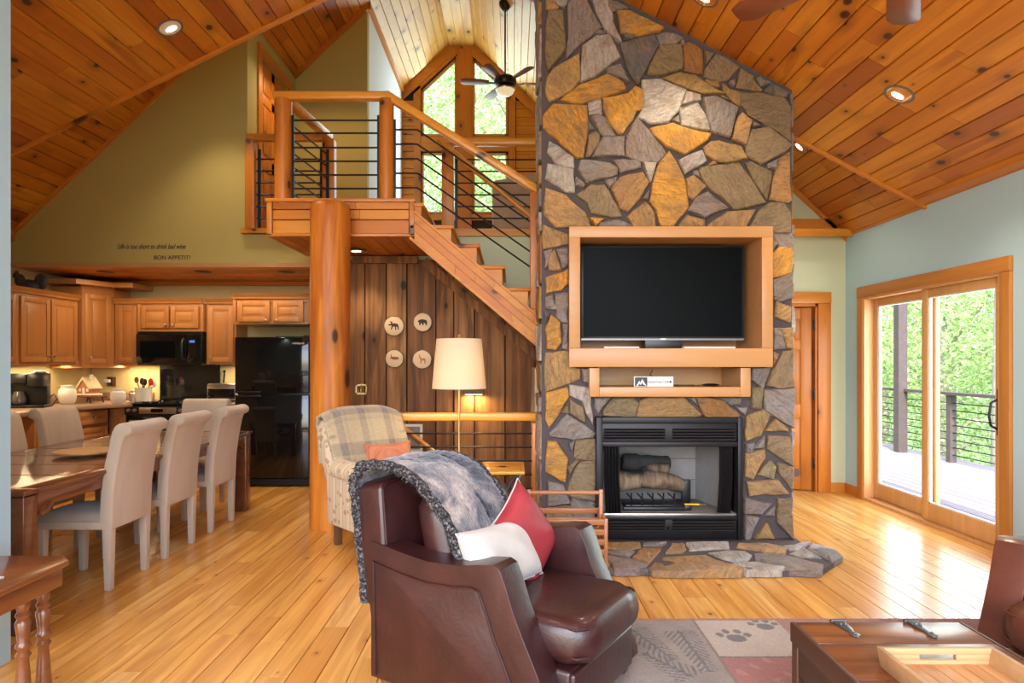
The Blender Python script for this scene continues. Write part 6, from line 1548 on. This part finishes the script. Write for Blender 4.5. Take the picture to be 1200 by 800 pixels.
# rug
RX0, RX1, RY0, RY1 = .20, 2.60, 1.15, 3.56
def rugc(x, y):
    rr = math.sin(x*37.1+y*51.7)*.5+.5
    def n2(a, b_): return (math.sin(a*12.3+b_*7.1)+math.sin(a*5.7-b_*9.3+1.7)+math.sin(a*21+b_*17+.6)*.5)/2.5
    k = 1+.10*n2(x, y)
    if y > 3.535: c = (.40,.14,.10)
    elif x < .97:
        c = (.27,.21,.17)                     # brown grey field with pine sprig
        g = .5+.5*n2(x*3, y*3); c = tuple(q*(1+.35*g) for q in c)
        # sprigs: dark needles fanning from stems
        for (sx, sy, ang, L) in ((.62, 3.42, -1.2, .38), (.86, 3.40, -1.5, .45), (.80, 2.9, 2.2, .3)):
            dx, dy = x-sx, y-sy; a = dx*math.cos(ang)+dy*math.sin(ang); p_ = -dx*math.sin(ang)+dy*math.cos(ang)
            if 0 < a < L and abs(p_) < .09*(1-a/L*.6):
                if abs(p_) < .008 or (math.sin((a-abs(p_)*1.3)*150) > .25): c = (.07,.06,.06) if n2(x*4, y*2) > -.3 else (.10,.09,.10)
    elif y > 3.10 and x < 1.42:
        c = (.60,.50,.40)
        for (sx, sy, s) in ((1.13, 3.33, 1.0), (1.33, 3.47, .9)):
            dx, dy = (x-sx)/s, (y-sy)/s
            if (dx/.05)**2+((dy+.02)/.045)**2 < 1: c = (.12,.10,.10)
            for qx, qy in ((-.07,.02),(-.03,.06),(.03,.06),(.07,.02)):
                if ((dx-qx)/.02)**2+((dy-qy)/.025)**2 < 1: c = (.13,.10,.10)
    elif x < 1.34 and y <= 3.10:
        c = (.42,.10,.08) if y > 2.55 else (.55,.45,.34)
        if n2(x*5+3, y*4) > .55: c = (.50,.22,.16)
        if y > 3.09: c = (.12,.07,.06)
    elif y > 3.22: c = (.42,.15,.12) if n2(x*4, y*5) < .5 else (.35,.2,.17)
    elif x < 1.75: c = (.36,.38,.42)
    elif y > 2.3: c = (.45,.33,.22)
    else: c = (.27,.21,.17)
    if abs(x-.975) < .006: c = (.20,.12,.09)
    return tuple(max(0, q*k*.85) for q in c)
nx_, ny_ = 330, 330
b = MB(); rdr = random.Random(8)
b.grid(lambda u, v: (RX0+(RX1-RX0)*u, RY0+(RY1-RY0)*v, .016+rdr.uniform(-.002, .002)), nx_, ny_)
m, n, l, b_ = mat('rug_wool'); at = n.new('ShaderNodeAttribute'); at.attribute_name = 'Col'
f = noise(n, l, coords(n, l, False, (1,1,1)), 160, 3, .7); r_ = ramp(n, [(.3, (.62,.62,.62)), (.65, (1.1,1.1,1.1))]); l.new(f, r_.inputs[0])
l.new(mixc(n, l, 1.0, at.outputs['Color'], r_.outputs[0], 'MULTIPLY'), b_.inputs['Base Color']); b_.inputs['Roughness'].default_value = 1; b_.inputs['Sheen Weight'].default_value = .4; bump(n, l, b_, f, 1.0, .01)
rg_ = thing('area_rug', 'lodge rug with paw prints, pine sprigs and red and cream patches', 'rug', (1.4, 2.35, 0))
me = b.mesh('rug_pile', off=rg_.location); o = bpy.data.objects.new('pile', me); C.objects.link(o); me.materials.append(m); o.parent = rg_
ca = me.color_attributes.new('Col', 'FLOAT_COLOR', 'POINT')
buf = []
for vv in me.vertices:
    c = rugc(vv.co.x+1.4, vv.co.y+2.35); buf += [*c, 1]
ca.data.foreach_set('color', buf)
b = MB(); b.box(RX0, RX1, RY0, RY1, .001, .013); b.build('backing', plain('rug_backing', (.25,.12,.09), .9), rg_, world=True)

# ================================================================ ceiling fans
M['fanmetal'] = plain('fan_bronze', (.045,.03,.025), .35, .7)
M['blade_dark'] = wood('fan_blade_wood', [(.22,.07,.03), (.18,.055,.022)], (.10,.03,.012), 'x', world=False, rough=.3, gmix=.4)
def fan(label, hub, angs, R_, ztop, bm_, light=True):
    t_ = thing('ceiling_fan', label, 'ceiling fan', hub)
    b = MB(); b.tube([(0,0,.10), (0,0,ztop-hub[2]-.06)], .012, 10); b.build('downrod', M['fanmetal'], t_)
    b = MB(); b.lathe([(.03, -.10), (.06, -.06), (.085, -.02), (.085, .02)], 20, (0,0,ztop-hub[2])); b.build('ceiling_canopy', M['fanmetal'], t_)
    b = MB(); b.lathe([(.05, -.06), (.13, -.04), (.155, 0), (.15, .05), (.10, .085), (.03, .11)], 28); b.build('motor_housing', M['fanmetal'], t_)
    for a in angs:
        Mr = Matrix.Rotation(R(a), 4, 'Z') @ Matrix.Rotation(R(12), 4, 'X')
        b = MB(); b.prism([(.22, -.045), (.35, -.062), (R_-.05, -.07), (R_, -.045), (R_+.005, 0), (R_, .045), (R_-.05, .07), (.35, .062), (.22, .045)], -.006, .002, 'z', Mr); o = b.build('blade', bm_, t_, .002)
        b = MB(); b.bar((.13, 0, -.012), (.26, 0, -.008), .035, .008, M=Mr); b.build('blade_arm', M['fanmetal'], o)
    if light:
        b = MB(); b.lathe([(.02, -.07), (.125, -.075), (.135, -.09), (.13, -.10)], 24); b.build('light_rim', M['brass'], t_)
        b = MB(); b.lathe([(.125, -.10), (.11, -.14), (.07, -.17), (.0, -.18)], 24); b.build('glass_bowl', plain('fan_bowl', (.8,.7,.5), .4, emit=(1,.8,.5), estr=.5), t_)
    return t_
fan('bronze ceiling fan with light bowl hanging in the loft', tuple(P(592, 97, 8.9)), (185, 115, 5, 245, 305), .60, B_(PX(592, 8.9))-.02, M['blade_dark'])
fan('near ceiling fan whose two blade tips show at the top edge', (1.44, 2.42, 2.95), (131, 59, -13, -85, 203), .67, A_r(1.44)-.01, M['blade_dark'], False)

# ================================================================ recessed lights
def ray_plane(px, py, p0, nn):
    o = Vector((0, 0, H)); d = P(px, py, 1)-o; nn = Vector(nn); return o + d*((Vector(p0)-o).dot(nn)/d.dot(nn))
def can(label, p, nn, on=True, r=.085, e=28, spot=True):
    t_ = thing('recessed_light', label, 'ceiling light', tuple(p)); nn = Vector(nn).normalized()
    Rm = Vector((0,0,-1)).rotation_difference(nn).to_matrix().to_4x4()
    b = MB(); b.lathe([(r*1.22, 0), (r*1.22, -.006), (r, -.008), (r*.98, 0)], 28, M=Rm); b.build('trim_ring', M['canring'] if on else M['bulb_off'], t_)
    b = MB(); b.lathe([(r*.98, -.004), (r*.75, -.0035), (r*.72, -.003), (.0, -.003)], 28, M=Rm); b.build('reflector', M['canwhite'] if on else M['bulb_off'], t_)
    if on:
        b = MB(); b.ball((0, r*.22, -.006), (r*.52, r*.30, .006), 20, 6, M=Rm); b.build('bulb', M['bulb'], t_)
    else:
        b = MB(); b.lathe([(r*.68, -.005), (r*.6, -.010), (0, -.012)], 24, M=Rm); b.build('bulb', M['bulb_off'], t_)
    if on and spot:
        ld = bpy.data.lights.new('can_light', 'SPOT'); ld.energy = e; ld.color = (1, .80, .56); ld.spot_size = R(110); ld.spot_blend = .6; ld.shadow_soft_size = .07
        o = bpy.data.objects.new('can_light', ld); C.objects.link(o); o.location = p + nn*.06
    return t_
nAr, nAl = Vector((-.53, 0, -1)), Vector((.495, 0, -1))
pr, pl = (XR, 0, A_r(XR)), (XL, 0, A_l(XL))
can('lit recessed light in the middle of the right pine ceiling', ray_plane(1054, 110, pr, nAr), nAr, e=60)
can('lit recessed light at the top edge above the chimney', ray_plane(826, -4, pr, nAr), nAr, e=55)
can('lit recessed light half hidden right of the chimney top', ray_plane(938, 171, (XR, 0, B_(XR)), (-SB, 0, -1)), Vector((-SB, 0, -1)), e=25)
can('lit recessed light in the left pine ceiling', ray_plane(199, 32, pl, nAl), nAl, e=60)
can('lit recessed light under the stair landing', ray_plane(417, 293.5, (0, 0, 2.505), (0,0,-1)), Vector((0,0,-1)), e=30)
for i, (px, py) in enumerate(((124, 318), (238, 318), (336, 318.5))):
    can('unlit recessed light in the low kitchen ceiling, %s one' % ('left', 'middle', 'right')[i], ray_plane(px, py, (0,0,ZC+.001), (0,0,-1)), Vector((0,0,-1)), False, r=.075)
# further can style spots without modelled fixtures, some of them inside the frame
def spot(loc, e, col=(1, .80, .56), size=120):
    ld = bpy.data.lights.new('can_light', 'SPOT'); ld.energy = e; ld.color = col; ld.spot_size = R(size); ld.spot_blend = .7; ld.shadow_soft_size = .08
    o = bpy.data.objects.new('can_light', ld); C.objects.link(o); o.location = loc
spot((-3.3, 5.2, 3.55), 65); spot((-3.0, 6.35, 4.3), 60, size=95); spot((-1.6, 1.6, 3.9), 50); spot((1.8, 3.0, 3.5), 45); spot((-3.4, 3.2, 3.4), 45)
# kitchen: under cabinet lights and hood, then two fill lamps without fixtures
def uc(loc, sx, sy, e):
    l_ = bpy.data.lights.new('cabinet_and_fill_light', 'AREA'); l_.shape = 'RECTANGLE'; l_.size = sx; l_.size_y = sy; l_.energy = e; l_.color = (1, .74, .42)
    o = bpy.data.objects.new('cabinet_and_fill_light', l_); C.objects.link(o); o.location = loc
uc((-4.62, 8.05, 1.355), .45, .08, 6); uc((XL+.18, 6.9, 1.355), .1, 1.3, 9); uc((-4.0, 8.0, 1.345), .5, .1, 4); uc((-3.3, 8.05, 1.355), .35, .08, 4)
uc((-3.6, 7.35, 2.36), 2.2, .4, 20)  # area fill just below the kitchen ceiling, whose recessed lights are off
uc((XD+.5, 7.6, 4.7), .5, .5, 10)  # area fill high in the loft hall, no fixture there
# chair up in the loft
cc = thing('loft_armchair', 'pale upholstered armchair standing in the loft behind the railing', 'armchair', (.25, 8.9, ZL), R(150))
lf2 = fabric('pale_chair_cloth', [(.46,.36,.30), (.56,.46,.40)], 6)
b = MB(); b.box(-.38, .38, -.36, .36, .12, .42); b.build('seat', lf2, cc, .05, seg=3); b = MB(); b.box(-.38, .38, .22, .42, .3, 1.02); b.build('backrest', lf2, cc, .07, seg=3)
for x in (-1, 1):
    b = MB(); b.box(*sorted((x*.38, x*.26)), -.36, .3, .12, .62); b.build('arm', lf2, cc, .04, seg=3)
    for y in (-.3, .3): b = MB(); b.cbox((x*.32, y, .06), (.05, .05, .12)); b.build('leg', M['cherry'], cc)

# ================================================================ outside: deck, railing, trees, ground
M['deckm'] = wood('deck_boards', [(.27,.235,.25), (.31,.27,.285), (.25,.215,.23)], (.2,.17,.18), 'y', rough=.7, gmix=.4)
M['deckrail'] = wood('deck_rail_wood', [(.08,.06,.06), (.11,.085,.08)], (.05,.04,.035), 'y', rough=.8, gmix=.5)
dk = struct(MB().box(XR+.16, 6.4, 2.0, 14.5, -.2, -.06), 'deck', M['dark'])
dm = plank_mesh('plank_deck', 'deckm', .02)
courses(dm, 'plank', dk, (XR+.17, 0, -.06), (0,1,0), (1,0,0), (0,0,1), .14, 20, lambda k: [(2.0, 14.5)], 2.2, 4.2, .03, .008, 61)
XD2 = 6.25
dr = thing('deck_railing', 'dark deck railing with thin horizontal bars beyond the glass door', 'railing', (XD2, 9, 0))
for y in (3.2, 5.2, 7.2, 9.35, 11.3, 13.4): b = MB(); b.box(XD2-.045, XD2+.045, y-.045, y+.045, -.06, .95); b.build('post', M['deckrail'], dr, world=True)
b = MB(); b.box(XD2-.08, XD2+.08, 2.0, 14.4, .93, .97); b.build('handrail', M['deckrail'], dr, world=True)
for k in range(8): b = MB(); b.tube([(XD2, 2.0, .08+k*.105), (XD2, 14.4, .08+k*.105)], .008, 6); b.build('bar', M['iron'], dr, world=True)
b = MB(); b.box(XD2-.16, XD2-.02, 10.35, 10.49, -.06, 3.2); tag(b.build('deck_post', M['deckrail']), 'thick dark deck post rising beside the deck railing', 'post')
b = MB(); b.box(-60, 80, -30, 90, -5.2, -5.0); M['grass'] = plain('forest_floor', (.10,.16,.04), .95, nscale=.6, namt=.4); struct(b, 'ground', M['grass'])
m, n, l, b_ = mat('leaves'); oi = n.new('ShaderNodeObjectInfo'); ge = n.new('ShaderNodeNewGeometry')
r_ = ramp(n, [(0, (.20,.34,.10)), (.5, (.45,.60,.24)), (1, (.72,.84,.48))]); l.new(ge.outputs['Random Per Island'], r_.inputs[0]); l.new(r_.outputs[0], b_.inputs['Base Color']); b_.inputs['Roughness'].default_value = .5
tl = n.new('ShaderNodeBsdfTranslucent'); mx = n.new('ShaderNodeMixShader'); mx.inputs[0].default_value = .5; l.new(r_.outputs[0], tl.inputs[0]); l.new(b_.outputs[0], mx.inputs[1]); l.new(tl.outputs[0], mx.inputs[2]); l.new(mx.outputs[0], n['Material Output'].inputs[0])
M['leaves'] = m
M['trunkbark'] = plain('pale_bark', (.34,.31,.27), .9, nscale=6, namt=.35, bumps=.6, bscale=12)
def crown_mesh(seed, rx, rz, nleaf, ls):
    rd = random.Random(seed); vs = []; fs = []
    cl_ = [(rd.uniform(-.7, .7)*rx, rd.uniform(-.7, .7)*rx, rd.uniform(-.8, .8)*rz, rd.uniform(.25, .5)*rx) for _ in range(26)]
    for k in range(nleaf):
        c = rd.choice(cl_); d = Vector((rd.gauss(0,1), rd.gauss(0,1), rd.gauss(0,1))).normalized()*c[3]*rd.uniform(.5, 1.1)
        p_ = Vector(c[:3])+d; a = Vector((rd.gauss(0,1), rd.gauss(0,1), rd.gauss(0,.6))).normalized(); b2 = a.cross(Vector((rd.gauss(0,1), rd.gauss(0,1), rd.gauss(0,1)))).normalized()
        s_ = ls*rd.uniform(.6, 1.3); i = len(vs); vs += [p_-a*s_, p_+b2*s_*.5, p_+a*s_, p_-b2*s_*.5]; fs.append((i, i+1, i+2, i+3))
    me = bpy.data.meshes.new('foliage'); me.from_pydata(vs, [], fs); me.materials.append(M['leaves']); return me
cms = [crown_mesh(s, 1.0, 1.25, 11000, .019) for s in (1, 2, 3)]
def tree(x, y, zc, s, k, label, r=.16, lean=0):
    t_ = thing('tree', label, 'tree', (x, y, -5), group='trees around the cabin')
    o = bpy.data.objects.new('foliage', cms[k % 3]); C.objects.link(o); o.parent = t_; o.location = (0, 0, zc+5); o.scale = (s, s, s*1.1); o.rotation_euler = (0, 0, k*1.3); o['kind'] = 'stuff'
    b = MB(); b.tube([(0,0,0), (lean*.4, 0, (zc+5)*.5), (lean, 0, zc+5+s*.6)], [r*1.3, r, r*.5], 10); b.build('trunk', M['trunkbark'], t_)
    b = MB()
    rd = random.Random(k)
    for q in range(7):
        z = (zc+5)*.75+q*s*.18; a = rd.uniform(0, 6.28); b.tube([(lean*.7, 0, z), (lean*.7+math.cos(a)*s*.6, math.sin(a)*s*.6, z+s*.4)], [r*.35, r*.1], 6)
    b.build('branch', M['trunkbark'], t_)
loft_t = [(-2.6, 16.5, 6.2, 3.2), (.6, 16.0, 5.6, 3.0), (-1.0, 19.5, 8.6, 3.6), (2.8, 20, 7.5, 3.6), (-5.2, 20, 7, 3.8), (-.6, 16.5, 3.4, 2.8), (-1.2, 26, 11, 5), (4.5, 17, 4, 3)]
lab_l = ['leafy tree seen through the left loft windows', 'leafy tree seen through the right loft windows', 'taller tree behind the middle of the loft windows', 'tree beyond the right loft window, farther back', 'tree left of the loft window view, farther back', 'low tree crown filling the lower loft windows', 'tallest distant tree behind the loft windows', 'tree at the far right behind the loft']
for k, (x, y, z, s) in enumerate(loft_t): tree(x, y, z, s, k, lab_l[k])
deck_t = [(9.5, 11.0, 1.4, 2.3), (9.2, 14.0, .8, 2.5), (11, 16.5, 3.2, 3.2), (12.5, 13, 2.6, 3.2), (10.5, 18.5, .6, 3), (15, 19, 4.2, 4.5), (14, 24, 3, 5), (18, 16, 4, 5), (10.0, 9.2, -.6, 2.2), (20, 25, 6, 6), (9.0, 20, 3.5, 3.0)]
lab_d = ['leafy tree just beyond the deck railing', 'tree behind the dark deck post', 'tree in the middle distance seen through the left door pane', 'tree in the middle distance seen through the right door pane', 'low tree far along the deck', 'large distant tree behind the glass door', 'farthest tree behind the left door pane', 'distant tree at the right of the right door pane', 'bushy low tree below the deck railing', 'farthest large tree beyond the deck', 'slim tree at the left edge of the door view']
for k, (x, y, z, s) in enumerate(deck_t): tree(x, y, z, s, k+1, lab_d[k], r=.2 if k in (0, 3) else .15)
t_ = thing('tree', 'pale slender bare trunk rising behind the right door pane', 'tree', (7.75, 10.5, -5)); b = MB(); b.tube([(0,0,0), (.05,0,5), (.15,0,11)], [.15, .13, .10], 10); b.build('trunk', M['trunkbark'], t_)
